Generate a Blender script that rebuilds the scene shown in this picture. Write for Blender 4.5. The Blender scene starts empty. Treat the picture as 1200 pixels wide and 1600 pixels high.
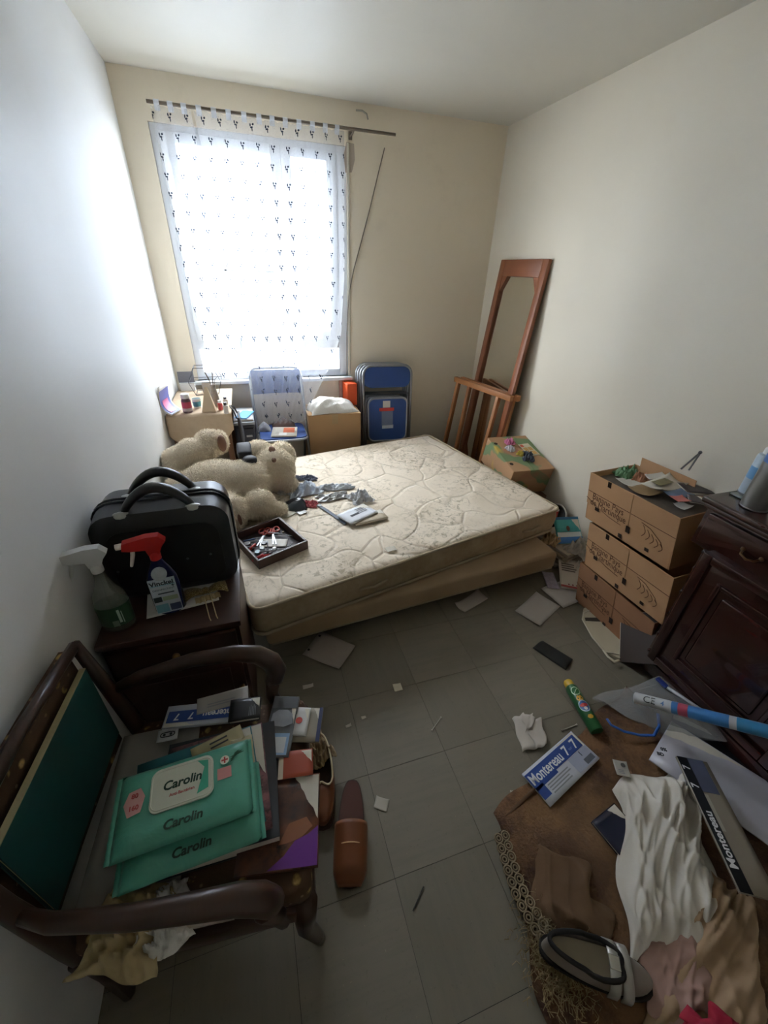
import bpy, bmesh, math, random
from mathutils import Vector, Matrix
from math import pi, sin, cos, radians as R_

# ------------------------------------------------------------------ camera, world, light, exposure
SC = bpy.context.scene
COL = SC.collection
cam_data = bpy.data.cameras.new('camera')
cam = bpy.data.objects.new('camera', cam_data)
COL.objects.link(cam)
SC.camera = cam
cam_data.sensor_fit = 'HORIZONTAL'
cam_data.sensor_width = 36.0
cam_data.lens = 36.0 * 627.4 / 1200.0
cam_data.clip_start = 0.02
cam.matrix_world = Matrix(((0.95390626, 0.12422505, -0.27318672, 0.0),
                           (-0.29793795, 0.50119896, -0.81242389, 0.0),
                           (0.0359975, 0.85636893, 0.51510818, 1.5518),
                           (0, 0, 0, 1)))

world = bpy.data.worlds.new('overcast_sky')
SC.world = world
world.use_nodes = True
wn = world.node_tree
wn.nodes['Background'].inputs['Color'].default_value = (0.93, 0.96, 1.0, 1)
wn.nodes['Background'].inputs['Strength'].default_value = 6.5

# light portal in the window opening (gives off no light of its own, guides the sky light)
pd = bpy.data.lights.new('window_portal', 'AREA')
pd.shape = 'RECTANGLE'; pd.size = 1.16; pd.size_y = 1.44
pd.cycles.is_portal = True
po = bpy.data.objects.new('window_portal', pd)
COL.objects.link(po)
po.location = (0.19, 3.56, 1.49); po.rotation_euler = (R_(-90), 0, 0)

SC.view_settings.view_transform = 'Standard'
SC.view_settings.look = 'None'
SC.view_settings.gamma = 1.0
SC.view_settings.use_curve_mapping = False
SC.view_settings.exposure = 2.85
SC.cycles.diffuse_bounces = 5
SC.cycles.max_bounces = 10
SC.cycles.transparent_max_bounces = 16
SC.cycles.sample_clamp_indirect = 6.0
SC.cycles.caustics_refractive = False
SC.cycles.caustics_reflective = False

random.seed(7)

# ------------------------------------------------------------------ material helpers
def lin(h):
    h = h.lstrip('#')
    c = [int(h[i:i + 2], 16) / 255 for i in (0, 2, 4)]
    return tuple((x / 12.92 if x <= .04045 else ((x + .055) / 1.055) ** 2.4) for x in c)

class E:
    """A value socket with arithmetic that builds Math nodes."""
    def __init__(s, t, k): s.t, s.k = t, k
    def op(s, o, *a):
        n = s.t.nodes.new('ShaderNodeMath'); n.operation = o
        for i, v in enumerate((s,) + a):
            if isinstance(v, E): s.t.links.new(v.k, n.inputs[i])
            else: n.inputs[i].default_value = v
        return E(s.t, n.outputs[0])
    def __add__(s, o): return s.op('ADD', o)
    def __sub__(s, o): return s.op('SUBTRACT', o)
    def __mul__(s, o): return s.op('MULTIPLY', o)
    def __truediv__(s, o): return s.op('DIVIDE', o)
    def __lt__(s, o): return s.op('LESS_THAN', o)
    def __gt__(s, o): return s.op('GREATER_THAN', o)
    def fract(s): return s.op('FRACT')
    def floor(s): return s.op('FLOOR')
    def abs(s): return s.op('ABSOLUTE')
    def sin(s): return s.op('SINE')
    def pow(s, p): return s.op('POWER', p)
    def sat(s):
        r = s.op('ADD', 0.0); r.k.node.use_clamp = True; return r
    def max(s, o): return s.op('MAXIMUM', o)
    def min(s, o): return s.op('MINIMUM', o)

class NT:
    """Shorthands over a material's node tree."""
    def __init__(s, name):
        s.m = bpy.data.materials.new(name); s.m.use_nodes = True
        s.t = s.m.node_tree; s.b = s.t.nodes['Principled BSDF']
        s.co = s.t.nodes.new('ShaderNodeTexCoord')
    def xyz(s, kind='Object'):
        n = s.t.nodes.new('ShaderNodeSeparateXYZ'); s.t.links.new(s.co.outputs[kind], n.inputs[0])
        return [E(s.t, n.outputs[i]) for i in range(3)]
    def comb(s, x, y, z=0.0):
        n = s.t.nodes.new('ShaderNodeCombineXYZ')
        for i, v in enumerate((x, y, z)):
            if isinstance(v, E): s.t.links.new(v.k, n.inputs[i])
            else: n.inputs[i].default_value = v
        return n.outputs[0]
    def noise(s, scale, detail=4, rough=.55, vec=None, dist=0, kind='Object'):
        n = s.t.nodes.new('ShaderNodeTexNoise'); n.inputs['Scale'].default_value = scale
        n.inputs['Detail'].default_value = detail; n.inputs['Roughness'].default_value = rough
        n.inputs['Distortion'].default_value = dist
        s.t.links.new(vec or s.co.outputs[kind], n.inputs['Vector'])
        return E(s.t, n.outputs[0])
    def voro(s, scale, feature='F1', vec=None, rnd=1.0, kind='Object'):
        n = s.t.nodes.new('ShaderNodeTexVoronoi'); n.feature = feature
        n.inputs['Scale'].default_value = scale
        n.inputs['Randomness'].default_value = rnd
        s.t.links.new(vec or s.co.outputs[kind], n.inputs['Vector'])
        return E(s.t, n.outputs[0])
    def mix(s, f, a, b):
        n = s.t.nodes.new('ShaderNodeMix'); n.data_type = 'RGBA'
        for i, v in ((0, f), (6, a), (7, b)):
            if isinstance(v, E): s.t.links.new(v.k, n.inputs[i])
            elif hasattr(v, 'node'): s.t.links.new(v, n.inputs[i])
            elif isinstance(v, (int, float)): n.inputs[i].default_value = v
            else: n.inputs[i].default_value = (*v[:3], 1)
        return n.outputs[2]
    def color(s, c):
        if isinstance(c, tuple): s.b.inputs['Base Color'].default_value = (*c, 1)
        else: s.t.links.new(c, s.b.inputs['Base Color'])
        return s
    def bump(s, h, strength=.3, dist=.01):
        n = s.t.nodes.new('ShaderNodeBump'); n.inputs['Strength'].default_value = strength
        n.inputs['Distance'].default_value = dist
        s.t.links.new(h.k, n.inputs['Height']); s.t.links.new(n.outputs[0], s.b.inputs['Normal'])
        return s
    def set(s, **k):
        for a, v in k.items():
            i = s.b.inputs[a.replace('_', ' ')]
            if isinstance(v, E): s.t.links.new(v.k, i)
            else: i.default_value = v
        return s

MATS = {}
def M(hexcol, rough=.6, metal=0.0, var=.12, scale=9, bump=.0, bscale=60, name=None, **kw):
    """plain procedural material: colour with a little noise variation and relief"""
    key = (hexcol, rough, metal, var, scale, bump, bscale, tuple(sorted(kw.items())))
    if key in MATS: return MATS[key]
    n = NT(name or 'surface_' + hexcol.strip('#'))
    c = lin(hexcol)
    f = n.noise(scale)
    n.color(n.mix(f, tuple(x * (1 - var) for x in c), tuple(min(1, x * (1 + var)) for x in c)))
    n.set(Roughness=rough, Metallic=metal, **kw)
    if bump: n.bump(n.noise(bscale, 3), bump, .004)
    MATS[key] = n.m
    return n.m

# ------------------------------------------------------------------ mesh helpers
def nb(): return bmesh.new()
def b_box(bm, c, s, rot=None, bevel=0, seg=2):
    """axis box centred at c with size s (optionally rotated by a 3x3/4x4 matrix about c)"""
    v = [bm.verts.new(Vector((x * s[0] / 2, y * s[1] / 2, z * s[2] / 2))) for x in (-1, 1) for y in (-1, 1) for z in (-1, 1)]
    fs = [bm.faces.new([v[i] for i in q]) for q in ((0, 1, 3, 2), (4, 6, 7, 5), (0, 4, 5, 1), (2, 3, 7, 6), (0, 2, 6, 4), (1, 5, 7, 3))]
    if bevel:
        es = list({e for f in fs for e in f.edges})
        g = bmesh.ops.bevel(bm, geom=es, offset=bevel, segments=seg, affect='EDGES', profile=.5)
        v = list({w for f in g['faces'] for w in f.verts} | {w for w in v if w.is_valid})
    for w in v:
        if rot is not None: w.co = rot @ w.co
        w.co += Vector(c)
    return v
def bx(bm, x0, x1, y0, y1, z0, z1, bevel=0, seg=2):
    return b_box(bm, ((x0 + x1) / 2, (y0 + y1) / 2, (z0 + z1) / 2), (abs(x1 - x0), abs(y1 - y0), abs(z1 - z0)), None, bevel, seg)
def frame_at(p, d):
    d = Vector(d).normalized()
    u = d.cross(Vector((0, 0, 1)))
    if u.length < 1e-4: u = d.cross(Vector((0, 1, 0)))
    u.normalize(); return u, d.cross(u)
def b_tube(bm, pts, r, n=8, closed=False, cap=True, sq=None):
    """tube along pts; r a number or one per point; sq=(a,b) makes an elliptic section"""
    pts = [Vector(p) for p in pts]; k = len(pts); rings = []
    rr = r if isinstance(r, (list, tuple)) else [r] * k
    up = None
    for i, p in enumerate(pts):
        if closed: d = pts[(i + 1) % k] - pts[i - 1]
        else: d = pts[min(i + 1, k - 1)] - pts[max(i - 1, 0)]
        d.normalize()
        if up is None: u, w = frame_at(p, d)
        else:
            u = up - d * up.dot(d)
            if u.length < 1e-5: u, _ = frame_at(p, d)
            u.normalize(); w = d.cross(u)
        up = u
        a, b = (sq if sq else (1, 1))
        rings.append([bm.verts.new(p + (u * cos(2 * pi * j / n) * a + w * sin(2 * pi * j / n) * b) * rr[i]) for j in range(n)])
    m = k if closed else k - 1
    for i in range(m):
        A, B = rings[i], rings[(i + 1) % k]
        for j in range(n):
            bm.faces.new((A[j], A[(j + 1) % n], B[(j + 1) % n], B[j]))
    if cap and not closed:
        bm.faces.new(list(reversed(rings[0]))); bm.faces.new(rings[-1])
def b_lathe(bm, prof, n=20, c=(0, 0, 0), sx=1, sy=1, mtx=None):
    """profile [(r,z)...] spun round z"""
    rings = []
    for r, z in prof:
        ring = []
        for j in range(n):
            p = Vector((r * cos(2 * pi * j / n) * sx, r * sin(2 * pi * j / n) * sy, z))
            if mtx is not None: p = mtx @ p
            ring.append(bm.verts.new(p + Vector(c)))
        rings.append(ring)
    for A, B in zip(rings, rings[1:]):
        for j in range(n): bm.faces.new((A[j], A[(j + 1) % n], B[(j + 1) % n], B[j]))
    if prof[0][0] > 1e-6: bm.faces.new(list(reversed(rings[0])))
    if prof[-1][0] > 1e-6: bm.faces.new(rings[-1])
def b_prism(bm, poly, h, mtx=None, z0=0.0):
    """polygon (x,y) extruded from z0 by h, then transformed"""
    lo = [bm.verts.new(Vector((x, y, z0))) for x, y in poly]; hi = [bm.verts.new(Vector((x, y, z0 + h))) for x, y in poly]
    k = len(poly)
    bm.faces.new(list(reversed(lo))); bm.faces.new(hi)
    for i in range(k): bm.faces.new((lo[i], lo[(i + 1) % k], hi[(i + 1) % k], hi[i]))
    if mtx is not None:
        for w in lo + hi: w.co = mtx @ w.co
def b_grid(bm, nu, nv, fn, thick=0.0):
    """surface fn(u,v)->xyz on a grid, optionally with a second skin"""
    V = [[bm.verts.new(Vector(fn(i / nu, j / nv))) for j in range(nv + 1)] for i in range(nu + 1)]
    for i in range(nu):
        for j in range(nv): bm.faces.new((V[i][j], V[i + 1][j], V[i + 1][j + 1], V[i][j + 1]))
    if thick:
        bm.normal_update()
        W = [[bm.verts.new(v.co - v.normal * thick) for v in row] for row in V]
        for i in range(nu):
            for j in range(nv): bm.faces.new((W[i][j], W[i][j + 1], W[i + 1][j + 1], W[i + 1][j]))
        for i in range(nu):
            bm.faces.new((V[i + 1][0], V[i][0], W[i][0], W[i + 1][0])); bm.faces.new((V[i][nv], V[i + 1][nv], W[i + 1][nv], W[i][nv]))
        for j in range(nv):
            bm.faces.new((V[0][j], V[0][j + 1], W[0][j + 1], W[0][j])); bm.faces.new((V[nu][j + 1], V[nu][j], W[nu][j], W[nu][j + 1]))
    return V
def b_ball(bm, c, r, seg=12, rings=8, rot=None):
    r = (r, r, r) if isinstance(r, (int, float)) else r
    n = bmesh.ops.create_uvsphere(bm, u_segments=seg, v_segments=rings, radius=1)['verts']
    for v in n:
        v.co = Vector((v.co.x * r[0], v.co.y * r[1], v.co.z * r[2]))
        if rot is not None: v.co = rot @ v.co
        v.co += Vector(c)
def obj(name, bm, mat, parent=None, smooth=False, uv=False):
    bmesh.ops.recalc_face_normals(bm, faces=bm.faces[:])
    me = bpy.data.meshes.new(name); bm.to_mesh(me); bm.free()
    if smooth:
        me.polygons.foreach_set('use_smooth', [True] * len(me.polygons))
        if smooth != 'all': me.set_sharp_from_angle(angle=R_(40))
    if mat is not None:
        for m in (mat if isinstance(mat, list) else [mat]): me.materials.append(m)
    o = bpy.data.objects.new(name, me); COL.objects.link(o)
    if parent is not None: o.parent = parent
    return o
def tag(o, label, cat, group=None):
    o['label'] = label; o['category'] = cat
    if group: o['group'] = group
    return o
def thing(name, label, cat, loc=(0, 0, 0), rz=0.0, group=None, mtx=None):
    o = bpy.data.objects.new(name, None); COL.objects.link(o); o.empty_display_size = .05
    if mtx is not None: o.matrix_world = mtx
    else: o.location = loc; o.rotation_euler = (0, 0, rz)
    return tag(o, label, cat, group)
def struct(o): o['kind'] = 'structure'; return o
def stuff(o): o['kind'] = 'stuff'; return o
def dup(root, loc, rz, label, group=None):
    r = root.copy(); COL.objects.link(r); r.location = loc; r.rotation_euler = (0, 0, rz); r['label'] = label
    if group: r['group'] = group
    for ch in list(root.children):
        c = ch.copy(); COL.objects.link(c); c.parent = r
        for g in list(ch.children):
            d = g.copy(); COL.objects.link(d); d.parent = c
    return r
def text(s, size, mat, parent, mtx, name='lettering', sx=1.0, bold=0.0, align='CENTER', ext=.0002, shear=0):
    cu = bpy.data.curves.new('t', 'FONT'); cu.body = s; cu.size = size; cu.align_x = align; cu.align_y = 'CENTER'
    cu.extrude = ext; cu.offset = bold; cu.resolution_u = 3; cu.shear = shear
    t = bpy.data.objects.new('t', cu); COL.objects.link(t)
    me = bpy.data.meshes.new_from_object(t)
    bpy.data.objects.remove(t)
    me.name = name; me.materials.clear(); me.materials.append(mat)
    for v in me.vertices: v.co.x *= sx
    me.transform(mtx)
    o = bpy.data.objects.new(name, me); COL.objects.link(o); o.parent = parent
    return o
def T(x=0, y=0, z=0, rx=0, ry=0, rz=0):
    return Matrix.Translation((x, y, z)) @ Matrix.Rotation(rz, 4, 'Z') @ Matrix.Rotation(ry, 4, 'Y') @ Matrix.Rotation(rx, 4, 'X')
def rect_from(c):
    """best rectangle through four corner points (top-left, top-right, bottom-right, bottom-left): matrix, width, height"""
    c = [Vector(p) for p in c]
    o = sum(c, Vector()) / 4
    u = (c[1] - c[0] + c[2] - c[3]) / 2; v = (c[0] - c[3] + c[1] - c[2]) / 2
    w, h = u.length, v.length
    u.normalize(); n = u.cross(v).normalized(); v = n.cross(u)
    return Matrix(((u.x, v.x, n.x, o.x), (u.y, v.y, n.y, o.y), (u.z, v.z, n.z, o.z), (0, 0, 0, 1))), w, h
def hsh(*a):
    x = sin(sum((i + 1) * 12.9898 * v for i, v in enumerate(a)) + 4.1) * 43758.5453
    return x - math.floor(x)

# ------------------------------------------------------------------ the room
XL, XR, YB, YF, H = -0.538, 1.938, 3.381, -0.36, 2.449

def wall_paint(name, col, dirt, amount=.35):
    n = NT(name)
    x, y, z = n.xyz()
    f = n.noise(1.3, 5, .6)
    s = n.noise(7, 5, .7)
    g = ((s - .55) * 4).sat() * ((f - .42) * 4).sat()
    base = n.mix(f, lin(col), tuple(c * .9 for c in lin(col)))
    n.color(n.mix(g * amount, base, lin(dirt)))
    n.set(Roughness=.55)
    n.bump(n.noise(90, 4, .6), .10, .003)
    return n.m
m_wall_l = wall_paint('wall_paint_cool', '#e6e6e4', '#c3bdb0', .15)
m_wall_r = wall_paint('wall_paint_pale', '#e4dccb', '#c2b9a5', .15)
m_wall_b = wall_paint('wall_paint_beige', '#eee2cc', '#c0b399', .3)
m_ceil = wall_paint('ceiling_paint', '#d6d2c6', '#bbb6a8', .15)

# floor: a bed of mastic with vinyl tiles laid on it
n = NT('floor_mastic'); n.color(n.mix(n.noise(20), lin('#2b2a26'), lin('#3d3b35'))).set(Roughness=.9)
bm = nb(); bx(bm, XL - .1, XR + .1, YF - .1, YB + .1, -.08, -.0022)
floor = struct(obj('floor', bm, n.m))
n = NT('floor_vinyl')
oi = n.t.nodes.new('ShaderNodeObjectInfo'); rnd = E(n.t, oi.outputs['Random'])
x, y, z = n.xyz()
turn = rnd > .5
ang = n.comb((x * turn + y * (turn * -1 + 1)) * 4 + rnd * 30, (y * turn + x * (turn * -1 + 1)) * 40, rnd * 17)
st = n.noise(1.0, 6, .7, vec=ang)
sp = n.noise(70, 3, .7)
base = n.mix(rnd, lin('#766f61'), lin('#7d7668'))
base = n.mix(((st - .45) * 3).sat() * .5, base, lin('#66655a'))
base = n.mix(((sp - .62) * 6).sat() * .6, base, lin('#4e4c43'))
grime = n.noise(2.2, 4, .6, vec=n.comb(x + rnd * 9, y + rnd * 5))
n.color(n.mix(((grime - .5) * 3).sat() * .45, base, lin('#5d594b')))
n.set(Roughness=((st * .25) + .38))
n.bump(n.noise(30, 4), .06, .003)
m_vinyl = n.m
tx0, ty0, gap = .2227, .7151, .0007
xs = [XL] + [tx0 + .3 * k for k in range(-2, 6)] + [XR]
ys = [YF] + [ty0 + .3 * k for k in range(-3, 9)] + [YB]
full = None
for i in range(len(xs) - 1):
    for j in range(len(ys) - 1):
        w, h = xs[i + 1] - xs[i], ys[j + 1] - ys[j]
        c = ((xs[i] + xs[i + 1]) / 2, (ys[j] + ys[j + 1]) / 2, -.0011 - .0003 * hsh(i, j))
        if full is not None and abs(w - .3) < .001 and abs(h - .3) < .001:
            o = full.copy(); COL.objects.link(o); o.location = c; continue
        bm = nb(); b_box(bm, (0, 0, 0), (w - 2 * gap, h - 2 * gap, .0022))
        o = obj('tile', bm, m_vinyl, floor); o.location = c
        if abs(w - .3) < .001 and abs(h - .3) < .001: full = o

bm = nb(); bx(bm, XL - .1, XR + .1, YF - .1, YB + .1, H, H + .12); struct(obj('ceiling', bm, m_ceil))
bm = nb(); bx(bm, XL - .12, XL, YF - .1, YB + .2, -.02, H + .02); struct(obj('wall_left', bm, m_wall_l))
bm = nb(); bx(bm, XR, XR + .12, YF - .1, YB + .2, -.02, H + .02); struct(obj('wall_right', bm, m_wall_r))
bm = nb(); bx(bm, XL - .1, XR + .1, YF - .12, YF, -.02, H + .02); struct(obj('wall_front', bm, m_wall_r))
OX0, OX1, OZ0, OZ1 = -.385, .775, .79, 2.235
bm = nb()
bx(bm, XL - .1, OX0, YB, YB + .2, -.02, H + .02); bx(bm, OX1, XR + .1, YB, YB + .2, -.02, H + .02)
bx(bm, OX0, OX1, YB, YB + .2, OZ1, H + .02); bx(bm, OX0, OX1, YB, YB + .2, -.02, OZ0)
struct(obj('wall_back', bm, m_wall_b))

# window
m_pvc = M('#dfe3e8', .35, var=.03, name='window_plastic')
n = NT('window_glass')
tr = n.t.nodes.new('ShaderNodeBsdfTransparent'); tr.inputs[0].default_value = (.95, .97, .98, 1)
gl = n.t.nodes.new('ShaderNodeBsdfGlossy'); gl.inputs['Roughness'].default_value = .03
ms = n.t.nodes.new('ShaderNodeMixShader')
ns = n.noise(3, 3); n.t.links.new((ns * .04 + .03).k, ms.inputs[0])
n.t.links.new(tr.outputs[0], ms.inputs[1]); n.t.links.new(gl.outputs[0], ms.inputs[2])
n.t.links.new(ms.outputs[0], n.t.nodes['Material Output'].inputs[0])
m_glass = n.m
win = struct(bpy.data.objects.new('window_1', None)); COL.objects.link(win); win.location = (.195, YB, OZ0)
def wpart(name, bars, mat, bev=.004):
    bm = nb()
    for b in bars: bx(bm, *b, bevel=bev)
    o = obj(name, bm, mat, win, smooth=True); o.location = (-.195, -YB, -OZ0); return o
y0, y1 = YB + .012, YB + .085
wpart('window_frame', [(OX0, -.335, y0, y1, OZ0, OZ1), (.70, OX1, y0, y1, OZ0, OZ1), (-.34, .705, y0, y1, 2.195, OZ1), (-.34, .705, y0, y1, OZ0, .846), (-.34, .705, y0, y1, 1.005, 1.075)], m_pvc)
def sash(x0, x1, g0, g1):
    a, b = YB - .004, YB + .055
    s = wpart('sash', [(x0, g0, a, b, 1.068, 2.20), (g1, x1, a, b, 1.068, 2.20), (g0 - .002, g1 + .002, a, b, 1.068, 1.14), (g0 - .002, g1 + .002, a, b, 2.148, 2.20)], m_pvc)
    bm = nb(); bx(bm, g0 - .005, g1 + .005, a + .024, a + .030, 1.135, 2.153); obj('pane', bm, m_glass, s)
    return s
sash(-.338, .345, -.257, .282)
s2 = sash(.346, .703, .408, .636)
bm = nb(); bx(bm, -.34, .705, y0 + .03, y0 + .036, .84, 1.01)
o = obj('pane', bm, m_glass, win); o.location = (-.195, -YB, -OZ0)
bm = nb(); bx(bm, .325, .365, YB - .012, YB - .004, 1.40, 1.52, .004); b_tube(bm, [(.345, YB - .012, 1.48), (.345, YB - .045, 1.48), (.345, YB - .048, 1.38)], .009, 8)
obj('window_handle', bm, m_pvc, s2, smooth=True)
wpart('window_sill', [(-.41, .80, YB - .055, YB + .02, .765, .79)], m_pvc)
wpart('casing', [(OX1, .793, YB - .008, YB, .79, 2.25)], M('#cfc9b8', .5))
bm = nb(); bx(bm, .690, .735, YB - .02, YB, .02, .765, .002); struct(obj('trim_1', bm, M('#c9a090', .6, bump=.1)))

# outside: street and the apartment block across it
bm = nb(); bx(bm, -40, 40, 4.2, 60, -8.2, -8); struct(obj('street', bm, M('#77787a', .9)))
bl = thing('apartment_building', 'pale concrete apartment block across the street, seen through the window', 'building', (0, 15, -8))
m_fac = M('#aeb4be', .8, scale=1.5); m_fdk = M('#141a24', .3, scale=2); m_bal = M('#c3c7cd', .8, scale=1)
bm = nb(); bx(bm, -14, 12, 0, 8, 0, 16.5); obj('wall', bm, m_fac, bl)
for k in range(6):
    z = 1.0 + 2.75 * k
    bm = nb(); bx(bm, -14, 1.0, -1.2, 0, z, z + .18); bx(bm, -14, 1.0, -1.2, -1.1, z + .12, z + 1.0); obj('balcony', bm, m_bal, bl)
    for j, xx in enumerate((-12, -9.2, -6.1, -3.4, -.9, 3.2, 6.0, 8.8)):
        w = .75 if j % 2 else .55
        bm = nb(); bx(bm, xx - w, xx + w, -.05, 0, z + .25, z + 2.25)
        f = obj('window', bm, m_bal, bl)
        bm = nb(); bx(bm, xx - w + .08, xx + w - .08, -.07, -.04, z + .33, z + 2.17); obj('pane', bm, m_fdk, f)

# curtains, rod, bracket
n = NT('sheer_voile')
x, y, z = n.xyz()
c = .088
row = (z / c).floor(); off = (row * .5).fract()
uu = ((x / c + off + (row * 2.9).sin() * .30).fract() - .5) * c
vv = ((z / c).fract() - .5) * c
def blob(cx, cz, a, b): return (((uu - cx) / a).pow(2) + ((vv - cz) / b).pow(2)) < 1.0
sg = blob(0, .0, .0078, .0040).max(blob(-.0064, .011, .0037, .0074)).max(blob(.0083, .012, .0053, .0050)).max(blob(.0023, -.010, .0027, .0083))
weave = (n.noise(400, 2) * .10)
tr = n.t.nodes.new('ShaderNodeBsdfTransparent'); tr.inputs[0].default_value = (1, 1, 1, 1)
df = n.t.nodes.new('ShaderNodeBsdfDiffuse'); tl = n.t.nodes.new('ShaderNodeBsdfTranslucent')
colr = n.mix(sg, (.86, .88, .92), lin('#3d424d'))
for q in (df, tl): n.t.links.new(colr, q.inputs[0])
m1 = n.t.nodes.new('ShaderNodeMixShader'); m1.inputs[0].default_value = .42
n.t.links.new(df.outputs[0], m1.inputs[1]); n.t.links.new(tl.outputs[0], m1.inputs[2])
m2 = n.t.nodes.new('ShaderNodeMixShader')
n.t.links.new(((weave * .6 + .235).max(sg)).k, m2.inputs[0])
n.t.links.new(tr.outputs[0], m2.inputs[1]); n.t.links.new(m1.outputs[0], m2.inputs[2])
n.t.links.new(m2.outputs[0], n.t.nodes['Material Output'].inputs[0])
m_voile = n.m
def lerp(a, b, t): return a + (b - a) * t
def pw(t, *kv):
    for (a, va), (b, vb) in zip(kv, kv[1:]):
        if t <= b: return va + (vb - va) * max(0, (t - a)) / (b - a)
    return kv[-1][1]
ROD_Y, ROD_Z = 3.285, 2.296
def cur_right(u, v):
    zl = lerp(2.284, .52, v)
    xl = pw(v, (0, -.13), (.55, -.06), (1, .0)); xr = pw(v, (0, .735), (.42, .725), (.65, .69), (.77, .60), (.92, .42), (1, .365))
    amp = pw(v, (0, .012), (.3, .022), (1, .03))
    q = u + .02 * sin(9 * u)
    yy = pw(v, (0, ROD_Y), (.62, 3.25), (1, 3.07)) + amp * sin(2 * pi * 10 * q + 1.2 * v) + .008 * sin(2 * pi * 23 * u)
    if v > .97: zl += .014 * abs(sin(pi * 9 * u))
    return (lerp(xl, xr, u) + .006 * sin(2 * pi * 10 * q + 1.5), yy, zl)
def cur_left(u, v):
    zl = lerp(2.284, .80, v)
    xl = pw(v, (0, -.345), (.6, -.33), (1, -.27)); xr = pw(v, (0, -.14), (1, -.03))
    yy = pw(v, (0, ROD_Y), (1, 3.30)) + .014 * sin(2 * pi * 3 * u + v) + .005 * sin(2 * pi * 8 * u)
    return (lerp(xl, xr, u), yy, zl)
def curtain(fn, nu, nv, label, tabs):
    t = thing('curtain', label, 'curtain', (fn(.5, 0)[0], ROD_Y, 0), group='sheer curtains')
    bm = nb(); b_grid(bm, nu, nv, fn); o = obj('voile', bm, m_voile, t, smooth='all'); o.location = (-t.location[0], -ROD_Y, 0)
    for k in range(tabs):
        u = (k + .5) / tabs; cx = fn(u, 0)[0] - t.location[0]
        bm = nb(); b_grid(bm, 1, 14, lambda a, b: (cx - .014 + .028 * a, .0135 * cos(2 * pi * b - pi / 2), (ROD_Z + .0135 * sin(2 * pi * b - pi / 2)) - (.02 if b in (0, 1) else 0)))
        obj('tab', bm, m_tab, t, smooth='all')
m_tab = M('#dcdfe6', .9, name='curtain_tab')
curtain(cur_left, 40, 40, 'narrow sheer white curtain at the left side of the window, stopping above the cluttered table', 3)
curtain(cur_right, 150, 70, 'long sheer white sprigged curtain gathered in front of the folding chair', 11)
rod = thing('curtain_rod', 'thin brown curtain rod above the window', 'curtain rod', (.30, ROD_Y, ROD_Z))
m_rod = M('#6d6154', .5)
bm = nb(); b_tube(bm, [(-.66, 0, 0), (.775, 0, .004)], .0085, 10); obj('pole', bm, m_rod, rod, smooth=True)
for xx in (.50,):
    bm = nb(); b_tube(bm, [(xx, 0, -.0), (xx, .04, -.01), (xx, .096, -.012)], .006, 8); bx(bm, xx - .012, xx + .012, .090, .096, -.03, .012, .002); obj('bracket', bm, m_rod, rod, smooth=True)
# bare patch of torn plaster, cable and hook on the back wall
bm = nb(); b_prism(bm, [(-.03, -.09), (.015, -.085), (.035, -.02), (.03, .06), (-.02, .065), (-.04, 0)], .0015, T(.795, YB, 2.19, R_(90)))
tag(obj('plaster_patch', bm, M('#b5a798', .9, bump=.3)), 'bare grey plaster patch beside the top right corner of the curtain', 'patch')
pts = [Vector(p) for p in ((1.032, 3.375, 2.249), (0.988, 3.375, 2.100), (0.937, 3.375, 1.922), (0.883, 3.375, 1.745), (0.821, 3.375, 1.554), (0.781, 3.375, 1.387), (0.763, 3.375, 1.119), (0.759, 3.375, 0.801))]
bm = nb(); b_tube(bm, pts, .0035, 6); tag(obj('cable', bm, M('#7d7263', .6)), 'thin brown cable running down the back wall beside the window', 'cable')
hk = [Vector(p) for p in ((0.836, 3.375, 2.410), (0.875, 3.365, 2.409), (0.903, 3.360, 2.396), (0.913, 3.365, 2.372))]
bm = nb(); b_tube(bm, hk, .005, 6); tag(obj('wall_hook', bm, M('#a9a294', .6)), 'small curved hook on the back wall just under the ceiling', 'hook')

# ------------------------------------------------------------------ bed: box spring and mattress
n = NT('mattress_ticking')
x, y, z = n.xyz()
wob = n.noise(2.4, 1, .5); wo2 = n.noise(2.6, 1, .5, vec=n.comb(x + 3.3, y + 8.1))
wv = n.comb(x + wob * .42, y + wo2 * .42)
ed = n.voro(4.2, 'DISTANCE_TO_EDGE', vec=wv)
fl = n.noise(22, 5, .72, dist=1.6)
fm = n.noise(2.6, 3, .55)
pat = ((fl - .505) * 9).sat() * ((fm - .41) * 6).sat()
col = n.mix(n.noise(5, 4), lin('#dccdb8'), lin('#e8dccb'))
col = n.mix(pat * .75, col, lin('#94876e'))
col = n.mix(((ed * -1 + .022) * 40).sat() * .28, col, lin('#8f8672'))
stn = n.noise(1.9, 5, .65)
col = n.mix(((stn - .56) * 5).sat() * .5, col, lin('#a08c69'))
n.color(col).set(Roughness=.85)
n.bump((ed * 18).sat() * .8 + n.noise(60, 3) * .12, .55, .012)
m_tick = n.m
n = NT('mattress_side')
st = n.noise(3.5, 5, .65); z2 = n.noise(45, 3)
n.color(n.mix(((st - .45) * 3).sat(), n.mix(z2, lin('#b3a388'), lin('#a08d70')), lin('#8b7455'))).set(Roughness=.9); n.bump(n.noise(120, 3), .2, .003)
m_tside = n.m
m_pipe = M('#a5967d', .85, name='mattress_piping')

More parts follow.
